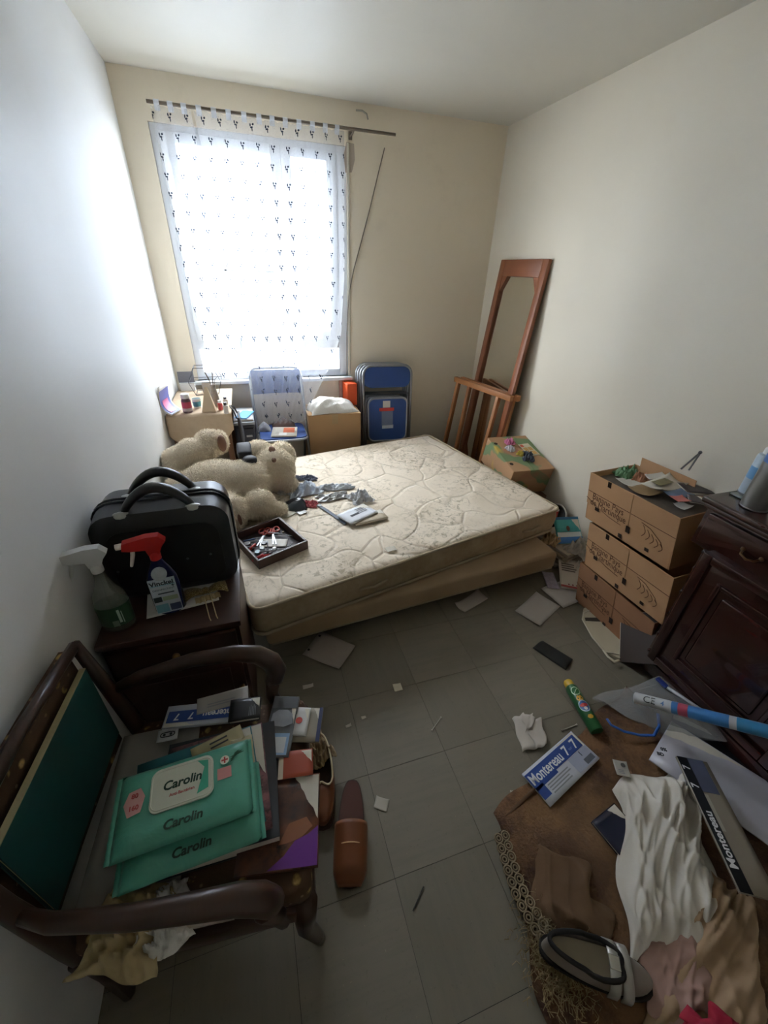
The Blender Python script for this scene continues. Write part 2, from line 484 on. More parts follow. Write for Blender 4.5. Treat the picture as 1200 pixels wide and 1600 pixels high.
MO = Vector((1.700, 1.675, .19)); MA = R_(12.4)   # front right bottom corner and turn of the mattress
L_, W_, TH = 1.86, 1.40, .17
mt = thing('mattress', 'floral quilted cream mattress lying askew on the box spring', 'mattress', MO, MA)
def mz(u, v):  # local top surface; x from -L to 0, y from 0 to W
    e = min(u, 1 - u, v, 1 - v)
    rnd = -.018 * max(0, 1 - e / .025) ** 2
    return TH + rnd + .0035 * sin(u * 31 + 3 * sin(v * 9)) * sin(v * 27 + 2 * sin(u * 11)) + .006 * sin(u * 7 + 1) * sin(v * 5)
def ring(inset, zz, cr=.05, k=8):
    P = []
    for (cx, cy, a0) in ((-inset - cr, W_ - inset - cr, 0), (-L_ + inset + cr, W_ - inset - cr, 90), (-L_ + inset + cr, inset + cr, 180), (-inset - cr, inset + cr, 270)):
        for i in range(k + 1):
            a = R_(a0 + 90 * i / k); P.append(Vector((cx + cr * cos(a), cy + cr * sin(a), zz)))
    return P
bm = nb()
def top(u, v):
    X, Y = -L_ + L_ * u, W_ * v
    # round the four plan corners
    cr = .05; ex = max(abs(X + L_ / 2) - (L_ / 2 - cr), 0); ey = max(abs(Y - W_ / 2) - (W_ / 2 - cr), 0)
    d = math.hypot(ex, ey)
    if d > cr:
        X -= math.copysign(ex * (1 - cr / d), X + L_ / 2); Y -= math.copysign(ey * (1 - cr / d), Y - W_ / 2)
    return (X, Y, mz(u, v))
b_grid(bm, 124, 94, top)
obj('quilted_top', bm, m_tick, mt, smooth='all')
bm = nb(); rs = []
for i in range(7):
    t = i / 6
    rs.append([bm.verts.new(p) for p in ring(-.010 * sin(pi * t) + .006, TH - .012 - (TH - .024) * t)])
for A, B in zip(rs, rs[1:]):
    for j in range(len(A)): bm.faces.new((A[j], A[(j + 1) % len(A)], B[(j + 1) % len(A)], B[j]))
bm.faces.new(list(reversed(rs[-1])))
obj('side_band', bm, m_tside, mt, smooth='all')
for zz in (TH - .012, .012):
    bm = nb(); b_tube(bm, ring(.001, zz), .0075, 8, closed=True); obj('piping', bm, m_pipe, mt, smooth='all')
for hx in (-.24, -1.30):
    bm = nb(); b_tube(bm, [(hx - .075, -.004, .085), (hx - .06, -.012, .087), (hx, -.018, .080), (hx + .06, -.012, .087), (hx + .075, -.004, .085)], .008, 8, sq=(1, .6)); obj('handle', bm, m_pipe, mt, smooth='all')

bs = thing('box_spring', 'low tan fabric box spring on dark feet under the mattress', 'bed base', (1.575, 1.470, 0), R_(5.0))
m_bs = M('#a48d70', .9, var=.25, scale=4, bump=.25, bscale=140, name='box_spring_fabric')
bm = nb(); bx(bm, -1.66, 0, 0, 1.36, .072, .186, .022, 4); obj('body', bm, m_bs, bs, smooth=True)
bm = nb(); b_tube(bm, [(-1.64, .004, .08), (-.02, .004, .08)], .005, 6); obj('welt', bm, m_pipe, bs, smooth='all')
for fx, fy in ((-.10, .10), (-1.55, .10), (-.10, 1.26), (-1.55, 1.26)):
    bm = nb(); b_lathe(bm, [(.020, 0), (.026, .01), (.030, .072)], 14, (fx, fy, 0)); obj('foot', bm, M('#3a2a20', .5), bs, smooth=True)

# ------------------------------------------------------------------ flat things: sheets, magazines, boxes
def sheet_bm(w, h, curl=.003, seed=0, n=8, th=.0006, fold=0.0):
    bm = nb(); a = 6 * hsh(seed, 1); b = 6 * hsh(seed, 2)
    def f(u, v):
        x, y = (u - .5) * w, (v - .5) * h
        z = curl * (.5 + .5 * sin(3.1 * u + a) * sin(2.7 * v + b)) + curl * 1.4 * (abs(u - .5) * 2) ** 3 * (abs(v - .5) * 2) ** 2 * (1 if hsh(seed, round(u), round(v)) > .4 else .1)
        z += fold * abs(u - .5) * 2
        return (x, y, z + th)
    b_grid(bm, n, n, f, th)
    return bm
m_paper = M('#d8d4cd', .8, var=.04, scale=20, name='paper_white')
m_paper2 = M('#cfc8ba', .8, var=.08, scale=15, name='paper_aged')
m_ink = M('#3b3d44', .7, name='ink_dark'); m_inkw = M('#e8e8ea', .6, name='ink_white'); m_inkg = M('#8f9096', .7, name='ink_grey')
def paper(label, corners, mat=None, cat='paper', name='paper_sheet', curl=.003, seed=0, lift=.0, fold=0.0, group=None, th=.0006):
    mtx, w, h = rect_from(corners)
    if mtx[2][2] < 0: raise ValueError('flipped ' + label)
    o = obj(name, sheet_bm(w, h, curl, seed, th=th, fold=fold), mat or m_paper, smooth='all')
    o.matrix_world = Matrix.Translation((0, 0, lift)) @ mtx
    tag(o, label, cat, group); return o, w, h
def rectp(parent, w, h, x0, x1, y0, y1, mat, z=.0045, name='printed_panel', th=.0003):
    """flat printed rectangle in normalised page coordinates"""
    bm = nb(); bx(bm, (x0 - .5) * w, (x1 - .5) * w, (y0 - .5) * h, (y1 - .5) * h, z, z + th)
    return obj(name, bm, mat, parent)
def lines(parent, w, h, x0, x1, y0, y1, k, z, mat=None, name='text_line'):
    for i in range(k):
        y = y1 + (y0 - y1) * (i + .5) / k; d = (y1 - y0) / k * .22
        rectp(parent, w, h, x0, x0 + (x1 - x0) * (.75 + .25 * hsh(i, k, x0)), y - d, y + d, mat or m_inkg, z, name)
def book(name, label, corners, t, cover, cat='magazine', pages='#d9d3c6', lift=0.0, group=None, over=.003, hard=False):
    mtx, w, h = rect_from(corners)
    if mtx[2][2] < 0: raise ValueError('flipped ' + label)
    th = thing(name, label, cat, mtx=Matrix.Translation((0, 0, lift)) @ mtx, group=group)
    c = .0022 if hard else .0008
    bm = nb(); bx(bm, -w / 2 + over, w / 2 - over, -h / 2 + over, h / 2 - over, c, t - c); obj('pages', bm, M(pages, .85, var=.06, scale=40), th)
    bm = nb()
    def f(u, v): return ((u - .5) * w, (v - .5) * h, t + (.0012 * sin(3 * u + 2 * v) if not hard else 0))
    b_grid(bm, 6, 6, f, c); obj('cover', bm, cover, th, smooth='all' if not hard else False)
    bm = nb(); bx(bm, -w / 2, w / 2, -h / 2, h / 2, 0, c); obj('back_cover', bm, cover, th)
    if hard: bm = nb(); bx(bm, -w / 2, -w / 2 + c, -h / 2, h / 2, c, t - c); obj('spine', bm, cover, th)
    return th, w, h
def carton(name, label, c, s, rz, mat, cat='box', open_top=False, wall=.005, mtx=None, group=None):
    """cardboard box: separate side panels, bottom and lid or open top; origin at its bottom centre"""
    t = thing(name, label, cat, c, rz, group) if mtx is None else thing(name, label, cat, mtx=mtx, group=group)
    a, b, h = s[0] / 2, s[1] / 2, s[2]
    for q in ((-a, a, -b, -b + wall, 0, h), (-a, a, b - wall, b, 0, h), (-a, -a + wall, -b + wall, b - wall, 0, h), (a - wall, a, -b + wall, b - wall, 0, h)):
        bm = nb(); bx(bm, *q, bevel=.0015, seg=1); obj('side_panel', bm, mat, t)
    bm = nb(); bx(bm, -a + wall, a - wall, -b + wall, b - wall, 0, wall); obj('bottom', bm, mat, t)
    if not open_top:
        for sg in (-1, 1):
            bm = nb(); bx(bm, *sorted((sg * .001, sg * a)), -b, b, h, h + wall * .8, bevel=.001, seg=1); obj('flap', bm, mat, t)
    return t
def photo_mat(name, cols, scale=6, seed=0):
    """printed picture: soft coloured blotches"""
    n = NT(name)
    f1 = n.noise(scale, 3, .5); f2 = n.noise(scale * 2.3, 4, .6, vec=n.comb(n.xyz()[0] + 3.1 + seed, n.xyz()[1] - 1.7, seed))
    c = n.mix(((f1 - .42) * 6).sat(), lin(cols[0]), lin(cols[1]))
    c = n.mix(((f2 - .5) * 6).sat(), c, lin(cols[2]))
    n.color(c).set(Roughness=.35); return n.m

# ------------------------------------------------------------------ along the window wall
m_blue = M('#2f4f8f', .5, var=.1, bump=.05, name='blue_vinyl'); m_tube = M('#9a9da3', .35, .7, var=.05, name='grey_tube')
# --- small table with a beige cloth
m_wood = M('#6e4b33', .5, var=.2, name='table_wood')
tb = thing('side_table', 'small wooden side table hidden under the beige cloth at the window corner', 'table', (-.345, 2.98, 0))
bm = nb(); bx(bm, -.18, .18, -.30, .30, .715, .74, .004); obj('tabletop', bm, m_wood, tb)
for sx in (-1, 1):
    for sy in (-1, 1):
        bm = nb(); bx(bm, sx * .155 - .018, sx * .155 + .018, sy * .27 - .018, sy * .27 + .018, 0, .715, .003); obj('leg', bm, m_wood, tb)
n = NT('beige_cloth'); n.color(n.mix(n.noise(30, 3), lin('#bba58c'), lin('#cdb9a0'))).set(Roughness=.95); n.bump(n.noise(220, 2), .25, .002)
def drape(u, v):
    x = lerp(-.185, .195, u)
    if v < .55: y, z = lerp(.30, -.302, v / .55), .7435 + .002 * sin(9 * u + 7 * v)
    else:
        t = (v - .55) / .45
        dep = .10 + .10 * sin(pi * min(1, max(0, (u + .02)))) ** .7
        y = -.306 - .010 * t - .012 * t * (1 + sin(2 * pi * 2.6 * u)); z = .742 - dep * t - .004
    return (x, y, z)
bm = nb(); b_grid(bm, 36, 40, drape, .0016)
o = tag(obj('tablecloth', bm, n.m, smooth='all'), 'beige cloth draped over the small table in the window corner', 'tablecloth'); o.location = (-.345, 2.98, 0)
ZT = .746
# magazine curling against the left wall
A, B, C_, D = [Vector(p) for p in ((-0.525, 2.631, 0.925), (-0.500, 2.845, 0.918), (-0.446, 2.770, 0.752), (-0.490, 2.646, 0.752))]
mg = thing('magazine', 'pink and blue magazine curling up against the wall on the beige cloth', 'magazine', (A + B + C_ + D) / 4, group=None)
cen = (A + B + C_ + D) / 4
def curlpage(u, v, o=0):
    p = A.lerp(B, u).lerp(D.lerp(C_, u), v); p = p - cen; p += Vector((-.03 * sin(pi * v), 0, -.028 * sin(pi * v))); return p + Vector((.004 * o, -.004 * o, .003 * o))
bm = nb(); b_grid(bm, 6, 12, curlpage, .004); obj('pages', bm, m_paper, mg, smooth='all')
bm = nb(); b_grid(bm, 6, 12, lambda u, v: curlpage(.08 + .84 * u, .12 + .84 * v, 1.2)); obj('cover_print', bm, M('#5a62ac', .4), mg, smooth='all')
bm = nb(); b_grid(bm, 6, 12, lambda u, v: curlpage(.22 + .5 * u, .38 + .5 * v, 1.8)); obj('cover_picture', bm, M('#d8709c', .4), mg, smooth='all')
# pill bottle
bo = thing('pill_bottle', 'dark pill bottle with white cap and red label on the beige cloth', 'bottle', (-0.406, 2.728, 0.746))
bm = nb(); b_lathe(bm, [(.026, 0), (.028, .004), (.028, .075), (.022, .085), (.021, .09)], 18); obj('body', bm, M('#5e4650', .3), bo, smooth=True)
bm = nb(); b_lathe(bm, [(.0285, .018), (.0285, .068)], 18); obj('label', bm, M('#b23f55', .5), bo, smooth=True)
bm = nb(); b_lathe(bm, [(.0288, .012), (.0288, .030)], 18); obj('label_band', bm, M('#b9a9aa', .5), bo, smooth=True)
bm = nb(); b_lathe(bm, [(.024, .088), (.025, .09), (.025, .112), (.022, .115), (0, .115)], 18); obj('cap', bm, M('#dcdcdc', .4), bo, smooth=True)
# cup
cu = thing('cup', 'teal and white paper cup behind the pill bottle', 'cup', (-0.357, 2.816, 0.746))
bm = nb(); b_lathe(bm, [(.022, 0), (.028, .06), (.0265, .06), (.021, .003), (0, .003)], 18); obj('body', bm, M('#d5dbd9', .5), cu, smooth=True)
bm = nb(); b_lathe(bm, [(.0236, .012), (.0268, .044)], 18); obj('band', bm, M('#4a93a6', .5), cu, smooth=True)
# cream folded card pyramid
bm = nb()
base = [Vector((-.043, -.03, 0)), Vector((.043, -.03, 0)), Vector((.035, .04, 0)), Vector((-.035, .04, 0))]; ap = [Vector((-.008, .004, .15)), Vector((.008, .004, .15))]
v = [bm.verts.new(p) for p in base + ap]
for q in ((0, 1, 5, 4), (1, 2, 5), (2, 3, 4, 5), (3, 0, 4), (3, 2, 1, 0)): bm.faces.new([v[i] for i in q])
bmesh.ops.bevel(bm, geom=bm.edges[:], offset=.002, segments=1, affect='EDGES')
o = tag(obj('card_pyramid', bm, M('#cdb89b', .8)), 'tall beige folded card pyramid on the cloth-covered table', 'ornament'); o.location = (-0.279, 2.731, 0.746); o.rotation_euler = (0, 0, -.1)
# wire lantern
la = thing('wire_lantern', 'open geometric lantern of thin dark wire near the window', 'lantern', (-.315, 3.19, ZT))
sq1 = [(-.075, -.06, .0), (.075, -.06, .0), (.075, .06, .0), (-.075, .06, .0)]; mid = [(-.105, -.085, .09), (.105, -.085, .09), (.105, .085, .09), (-.105, .085, .09)]; tp = [(-.065, -.05, .18), (.065, -.05, .18), (.065, .05, .18), (-.065, .05, .18)]
m_wire = M('#54565a', .4, .5)
for P, Q in [(r[i], r[(i + 1) % 4]) for r in (sq1, mid, tp) for i in range(4)] + list(zip(sq1, mid)) + list(zip(mid, tp)):
    bm = nb(); b_tube(bm, [P, Q], .0022, 6); obj('wire', bm, m_wire, la)
bm = nb(); bx(bm, -.03, .03, -.03, .03, .0, .075, .006); obj('candle', bm, M('#a39c95', .6), la, smooth=True)
# dark card leaning under the window
kc = thing('picture_card', 'small dark grey picture card standing left of the wire lantern', 'picture', (-.452, 3.272, ZT))
bm = nb(); b_box(bm, (0, 0, .095), (.105, .005, .075), Matrix.Rotation(R_(-8), 3, 'X')); obj('picture', bm, M('#6b6c75', .5, var=.25, scale=20), kc)
bm = nb(); bx(bm, -.05, .05, -.02, .02, 0, .058, .002); obj('stand', bm, M('#d6d8da', .6), kc)
# small clutter on the right half of the table: a vase with pens, tubes, a sheet
vs = thing('ornament_vase', 'grey patterned vase with dried stems in front of the window', 'vase', (-0.245, 2.839, 0.746))
bm = nb(); b_lathe(bm, [(.02, 0), (.028, .03), (.024, .08), (.014, .12), (.018, .14)], 16); obj('body', bm, M('#8f8780', .6, var=.4, scale=60), vs, smooth=True)
for k in range(5):
    a = 2 * pi * k / 5; bm = nb(); b_tube(bm, [(.004 * cos(a), .004 * sin(a), .10), (.02 * cos(a), .02 * sin(a), .17), (.04 * cos(a), .03 * sin(a), .19 + .01 * k)], .002, 5); obj('stem', bm, M('#6f665c', .8), vs)
for k, (px, lab, colr, hh) in enumerate((((346, 640), 'red and white ointment tube standing by the vase', '#c24a4f', .06), ((352, 636), 'white lidded jar beside the vase on the cloth', '#d9d8d6', .05), ((358, 640), 'small black-topped bottle at the right edge of the cloth-covered table', '#c9c5c2', .07))):
    loc = ((-0.214, 2.747, 0.746), (-0.186, 2.858, 0.746), (-0.178, 2.658, 0.746))[k]
    jt = thing(('ointment_tube', 'jar', 'small_bottle')[k], lab, ('tube', 'jar', 'bottle')[k], loc)
    bm = nb(); b_lathe(bm, [(.013, 0), (.015, .003), (.015, hh * .7), (.008, hh * .78)], 14); obj('body', bm, M(colr, .4), jt, smooth=True)
    bm = nb(); b_lathe(bm, [(.010, hh * .76), (.010, hh), (0, hh)], 12); obj('cap', bm, M('#e4e4e4' if k == 0 else '#3a3a3e', .4), jt, smooth=True)
# black bag hanging at the table corner
bg = thing('black_bag', 'flat black bag hanging off the corner of the cloth-covered table', 'bag', (-.128, 2.72, 0))
bm = nb(); b_grid(bm, 8, 12, lambda u, v: (.014 * sin(pi * u) * sin(pi * v) + .006, lerp(-.02, .13, u), lerp(.70, .46, v) - .02 * sin(pi * u)), .014); obj('body', bm, M('#34343a', .6), bg, smooth='all')
bm = nb(); b_tube(bm, [(.004, .0, .69), (-.01, .02, .735), (-.028, .05, .755), (-.03, .085, .754), (-.008, .11, .735), (.006, .12, .69)], .005, 6); obj('strap', bm, M('#2e2e33', .6), bg, smooth='all')
# dark storage box with papers
sb = thing('storage_box', 'dark navy storage drawer unit between the table and the folding chair', 'storage box', (-.055, 3.09, 0))
m_navy = M('#2c3040', .45)
bm = nb(); bx(bm, -.105, .032, -.17, .18, .0, .575, .006); obj('body', bm, m_navy, sb)
for k in range(3):
    bm = nb(); bx(bm, -.095, .026, -.178, -.168, .03 + .18 * k, .19 + .18 * k, .003); d = obj('drawer', bm, M('#353a4c', .4), sb)
    bm = nb(); bx(bm, -.03, .01, -.186, -.178, .13 + .18 * k, .145 + .18 * k, .002); obj('handle', bm, m_tube, d)
bm = nb(); bx(bm, -.108, .036, -.175, .185, .575, .597, .004); obj('lid', bm, M('#9aa0aa', .4), sb)
book('notebook', 'grey ring notebook on the dark storage unit under the window', [(-.158, 3.21, .5975), (-.022, 3.21, .5975), (-.022, 2.93, .5975), (-.158, 2.93, .5975)], .012, M('#b3b4b8', .6), 'notebook')
o, w, h = paper('bright blue card lying on the grey notebook under the window', [(-0.104, 3.134, 0.615), (-0.022, 3.118, 0.615), (-0.058, 2.927, 0.615), (-0.140, 2.972, 0.615)], M('#4fa6d8', .5), 'card', 'card', .001, 3)
# --- open blue folding chair
fc = thing('folding_chair', 'open blue folding chair standing behind the curtain with papers on its seat', 'chair', (.178, 3.10, 0), 0)
def rr(w, z0, z1, r, k=5):
    P = []
    for cx, cz, a0 in ((w - r, z1 - r, 0), (-w + r, z1 - r, 90), (-w + r, z0 + r, 180), (w - r, z0 + r, 270)):
        for i in range(k + 1):
            a = R_(a0 + 90 * i / k); P.append((cx + r * cos(a), cz + r * sin(a)))
    return P
bm = nb(); b_prism(bm, rr(.172, -.17, .165, .05), .018, T(0, 0, .435)); obj('seat', bm, m_blue, fc, smooth=True)
bm = nb(); b_tube(bm, [(x, y, .436) for x, y in rr(.177, -.175, .17, .055)], .010, 8, closed=True); obj('seat_frame', bm, m_tube, fc, smooth='all')
def u_tube(w, bottom, topz, ytop, ybot, r=.06):
    P = [(-w, ybot, bottom)]
    t = (topz - r - bottom) / (topz - bottom); P.append((-w, lerp(ybot, ytop, t), topz - r))
    for i in range(1, 6): a = pi - pi / 2 * i / 5; P.append((-w + r + r * cos(a), ytop, topz - r + r * sin(a)))
    for i in range(0, 5): a = pi / 2 - pi / 2 * i / 5; P.append((w - r + r * cos(a), ytop, topz - r + r * sin(a)))
    P += [(w, lerp(ybot, ytop, t), topz - r), (w, ybot, bottom)]
    return P
bm = nb(); b_tube(bm, u_tube(.190, .0, .885, .20, -.20), .011, 8); obj('back_frame', bm, m_tube, fc, smooth='all')
bm = nb(); b_tube(bm, [(-.172, .20, 0), (-.172, -.02, .43), (-.16, -.06, .437), (.16, -.06, .437), (.172, -.02, .43), (.172, .20, 0)], .010, 8); obj('rear_frame', bm, m_tube, fc, smooth='all')
bm = nb(); b_grid(bm, 12, 6, lambda u, v: (lerp(-.182, .182, u), .18 + .022 * sin(pi * u) - .02 * v, lerp(.872, .70, v)), .012); obj('backrest', bm, m_blue, fc, smooth=True)
for zz, yy in ((.10, -.155), (.12, .15)):
    bm = nb(); b_tube(bm, [(-.178, yy, zz), (.178, yy, zz)], .008, 8); obj('crossbar', bm, m_tube, fc, smooth='all')
nw, w, h = book('newspaper', 'folded newspaper with an orange picture on the blue chair seat', [(0.136, 3.122, 0.458), (0.337, 3.142, 0.458), (0.231, 2.917, 0.458), (0.060, 2.994, 0.458)], .008, M('#c5beb2', .8, var=.2, scale=60), 'newspaper')
rectp(nw, w, h, .45, .9, .35, .9, M('#d4714c', .6), .0095); rectp(nw, w, h, .3, .6, .08, .35, M('#dcd8d2', .7), .0096)
wb = nb(); b_grid(wb, 14, 12, lambda u, v: (lerp(-.09, .09, u), lerp(-.06, .07, v), .055 * (sin(pi * u) * sin(pi * v)) ** .6 + .012 * sin(9 * u) * sin(7 * v) * sin(pi * u) * sin(pi * v)))
o = tag(obj('dark_cloth', wb, M('#5b4842', .9, var=.3, bump=.2), smooth='all'), 'crumpled dark brown cloth at the back of the blue chair seat', 'cloth'); o.location = (.20, 3.205, .455)
wb = nb(); b_grid(wb, 12, 12, lambda u, v: (lerp(-.05, .05, u), lerp(-.045, .045, v), .06 * (sin(pi * u) * sin(pi * v)) ** .6 + .006 * sin(11 * u + 3 * v) * sin(pi * u)))
o = tag(obj('grey_pouch', wb, M('#9a9ba3', .7, var=.3, scale=30), smooth='all'), 'small grey patterned pouch on the left of the blue chair seat', 'pouch'); o.location = (.045, 3.14, .455)
# --- carton, white bag, orange box
m_card = M('#b08d66', .85, var=.12, scale=5, bump=.08, bscale=90, name='cardboard')
cb = carton('cardboard_box', 'plain brown cardboard box beside the stacked blue chairs', (.585, 3.185, 0), (.415, .30, .575), 0, m_card)
bm = nb(); bx(bm, -.2075, .2075, -.025, .025, .5795, .5802); bx(bm, -.024, .024, -.1506, -.150, .50, .575); obj('parcel_tape', bm, M('#a58a63', .3), cb)
def lump(w, d, h, seed, nx=30, ny=20, p=.55, wr=.10):
    bm = nb()
    def f(u, v):
        e = (sin(pi * u) * sin(pi * v)) ** p
        k = sin(13 * u + 5 * sin(6 * v + seed)) * .5 + sin(17 * v + 4 * sin(7 * u + seed)) * .5
        return ((u - .5) * w * (1 + .05 * sin(9 * v + seed)), (v - .5) * d * (1 + .06 * sin(8 * u + seed)), h * e * (.8 + .2 * sin(4 * u + seed)) + h * wr * k * e)
    b_grid(bm, nx, ny, f)
    lo = bm.verts[:]
    return bm
n = NT('white_plastic_bag'); n.color(n.mix(n.noise(4), lin('#c9c5bd'), lin('#dad7d0'))).set(Roughness=.35); n.bump(n.noise(14, 4, .6, dist=1.5), .5, .02); m_wbag = n.m
o = tag(obj('white_bag', lump(.37, .24, .135, 2.0), m_wbag, smooth='all'), 'stuffed white plastic bag lying on the brown cardboard box', 'bag'); o.location = (.585, 3.165, .582); o.rotation_euler = (0, 0, .08)
oc = carton('orange_box', 'bright orange carton tucked between the white bag and the folded chairs', (.765, 3.30, .58), (.085, .11, .17), .15, M('#e0582a', .5, var=.05), 'box')
# --- stack of folded blue chairs
def folded(label, loc, rz):
    c = thing('folded_chair', label, 'chair', loc, rz, 'folded blue chairs stacked against the wall')
    tilt = Matrix.Rotation(R_(-5), 4, 'X')
    def up(bm):
        for v in bm.verts: v.co = tilt @ v.co
        return bm
    bm = nb(); b_tube(bm, u_tube(.208, .0, .89, 0, 0, .075), .0115, 10); obj('back_frame', up(bm), m_tube, c, smooth='all')
    bm = nb(); b_prism(bm, [(x, z) for x, z in rr(.196, .715, .879, .06)], .012, T(0, .006, 0, R_(90))); obj('backrest', up(bm), m_blue, c, smooth=True)
    bm = nb(); b_prism(bm, rr(.165, .275, .625, .05), .014, T(0, -.012, 0, R_(90))); s = obj('seat', up(bm), m_blue, c, smooth=True)
    bm = nb(); b_tube(bm, [(x, -.020, z) for x, z in rr(.172, .268, .632, .055)], .0105, 8, closed=True); obj('seat_frame', up(bm), m_tube, c, smooth='all')
    bm = nb(); b_tube(bm, [(-.188, .012, .0), (-.188, .012, .66), (.188, .012, .66), (.188, .012, .0)], .010, 8); obj('rear_frame', up(bm), m_tube, c, smooth='all')
    bm = nb(); b_tube(bm, [(-.20, 0, .13), (.20, 0, .13)], .008, 8); obj('crossbar', up(bm), m_tube, c, smooth='all')
    return c, tilt
YC = 3.19
pos = [(1.075, YC), (1.062, YC + .030), (1.050, YC + .058), (1.040, YC + .084)]
f0, tilt = folded('frontmost of the folded blue chairs, with a red and clear price tag', (*pos[0], 0), -.03)
for k, lab in enumerate(('second folded blue chair in the stack, just behind the tagged one', 'third folded blue chair from the front of the stack', 'rearmost folded blue chair in the stack, nearest the wall')):
    dup(f0, (*pos[k + 1], 0), -.03, lab)
seat = [c for c in f0.children if c.name.startswith('seat') and 'frame' not in c.name][0]
for (x0, x1, z0, z1, mm, nm) in ((-.045, .02, .555, .61, M('#d9d5cc', .6), 'paper_label'), (-.075, .055, .525, .552, M('#c23a33', .5), 'red_tag'), (-.055, .045, .40, .525, M('#6f7f9f', .15), 'clear_bag'), (-.05, .05, .375, .405, M('#b9c2cf', .3), 'bag_end')):
    bm = nb(); bx(bm, x0, x1, -.0285, -.0265, z0, z1)
    for v in bm.verts: v.co = tilt @ v.co
    obj(nm, bm, mm, seat)

# ------------------------------------------------------------------ right wall: mirror, wooden stand, boxes
n = NT('mirror_glass'); n.color(n.mix(n.noise(4), (.86, .85, .80), (.82, .81, .75))).set(Metallic=1.0, Roughness=.09); m_mir = n.m
m_frame = M('#8a5234', .45, var=.2, scale=14, bump=.1, name='mirror_frame_wood')
P0, P1 = Vector((1.922, 2.575, 1.652)), Vector((1.775, 2.575, .0))
up = (P0 - P1); hh = up.length; up.normalize(); ax = Vector((0, 1, 0)); nn = ax.cross(up) * 1.0
if nn.x > 0: nn = -nn
mm = Matrix(((-ax.x, up.x, nn.x, P1.x), (-ax.y, up.y, nn.y, P1.y + .57), (-ax.z, up.z, nn.z, P1.z), (0, 0, 0, 1)))
mi = thing('mirror', 'tall mirror in a reddish wooden frame leaning against the right wall', 'mirror', mtx=mm)
wf = .060; W = .57
for q in ((0, wf, 0, hh), (W - wf, W, 0, hh)): bm = nb(); bx(bm, q[0], q[1], q[2], q[3], -.012, .018, .005); obj('stile', bm, m_frame, mi, smooth=True)
for q in ((wf, W - wf, hh - .105, hh), (wf, W - wf, 0, .13)): bm = nb(); bx(bm, q[0], q[1], q[2], q[3], -.012, .018, .005); obj('rail', bm, m_frame, mi, smooth=True)
for sx in (0, 1):
    for sz in (0, 1):
        x0 = wf if sx == 0 else W - wf; d = 1 if sx == 0 else -1; z0 = .13 if sz == 0 else hh - .105; e = 1 if sz == 0 else -1
        bm = nb(); b_prism(bm, [(x0, z0), (x0 + d * .065, z0), (x0, z0 + e * .10)], .024, None, -.012); obj('corner_block', bm, m_frame, mi)
bm = nb(); bx(bm, wf - .01, W - wf + .01, .12, hh - .095, -.010, -.004); obj('mirror_glass', bm, m_mir, mi)

m_pine = M('#a86f42', .5, var=.22, scale=12, bump=.12, name='varnished_pine')
ws = thing('wooden_stand', 'folded wooden luggage stand leaning in front of the tall mirror', 'stand', (1.74, 2.89, 0))
def bar(nm, a, b, s, par, mat, bev=.004):
    a, b = Vector(a), Vector(b); d = b - a; u, w = frame_at(a, d); d.normalize()
    bm = nb(); b_box(bm, (0, 0, 0), (s[0], s[1], (b - a).length), Matrix((( u.x, w.x, d.x), (u.y, w.y, d.y), (u.z, w.z, d.z))), bev)
    for v in bm.verts: v.co += (a + b) / 2
    return obj(nm, bm, mat, par, smooth=True)
L0, L1 = Vector((1.686, 3.220, 0.775)), Vector((1.825, 2.544, 0.775)); off = Vector((1.74, 2.89, 0))
for k, dx in enumerate((-.012, .050)):
    a, b = L0 - off + Vector((dx, -.02, -.004 * k)), L1 - off + Vector((dx - .0, 0, -.004 * k))
    bar('top_rail', a, b, (.034, .042), ws, m_pine)
    for t in (.07 + .10 * k, .80 + .12 * k):
        p = a.lerp(b, t) + Vector((0, 0, -.018)); q = p + Vector((-.10 + .02 * k, -.03, 0)); q.z = 0.0
        bar('leg', p, q, (.028, .036), ws, m_pine)
    p, q = a.lerp(b, .08 + .1 * k), a.lerp(b, .80 + .12 * k); z = .22
    bar('stretcher', p * .3 + Vector((p.x * .7 - .07, p.y * .7 - .02, -.54 + .0)), q * .3 + Vector((q.x * .7 - .07, q.y * .7 - .02, -.54)), (.022, .022), ws, m_pine)

n = NT('fruit_carton_print')
x, y, z = n.xyz()
w1 = n.noise(5, 2, .5); leaf = (((x * .7 + y * .6 + z * 1.2 + w1 * .35) * 26).sin() * .5 + .5)
c = n.mix(((leaf - .62) * 8).sat(), lin('#b08a66'), lin('#748a62')); c = n.mix(((n.noise(4.2, 2, vec=n.comb(x + 4, y, z)) - .58) * 9).sat(), c, lin('#a8705a'))
c = n.mix(((n.noise(6, 2, vec=n.comb(x, y + 7, z)) - .62) * 9).sat(), c, lin('#c7a94b'))
n.color(c).set(Roughness=.7); m_fruit = n.m
w, h = .315, .42
mtx = T(1.771, 2.265, .465, 0, 0, R_(-3)) @ Matrix.Rotation(R_(12), 4, 'X')
fb = carton('fruit_carton', 'green and red printed fruit carton tilted against the right wall', None, (w, h, .20), 0, m_fruit, mtx=mtx @ Matrix.Translation((0, 0, -.20)))
for fx, fy in ((-.42, -.30), (-.42, .30)):
    bm = nb(); b_lathe(bm, [(.014, .2045), (.014, .2052), (0, .2052)], 14, (fx * w, fy * h, 0)); obj('hand_hole', bm, M('#2f241b', .9), fb)
ub = carton('cardboard_box', 'worn brown cardboard box under the printed fruit carton', (1.780, 2.26, 0), (.29, .40, .205), -.03, M('#7d624a', .85, var=.2))
def on(p, mtxx, z=0.0): return Vector(p)
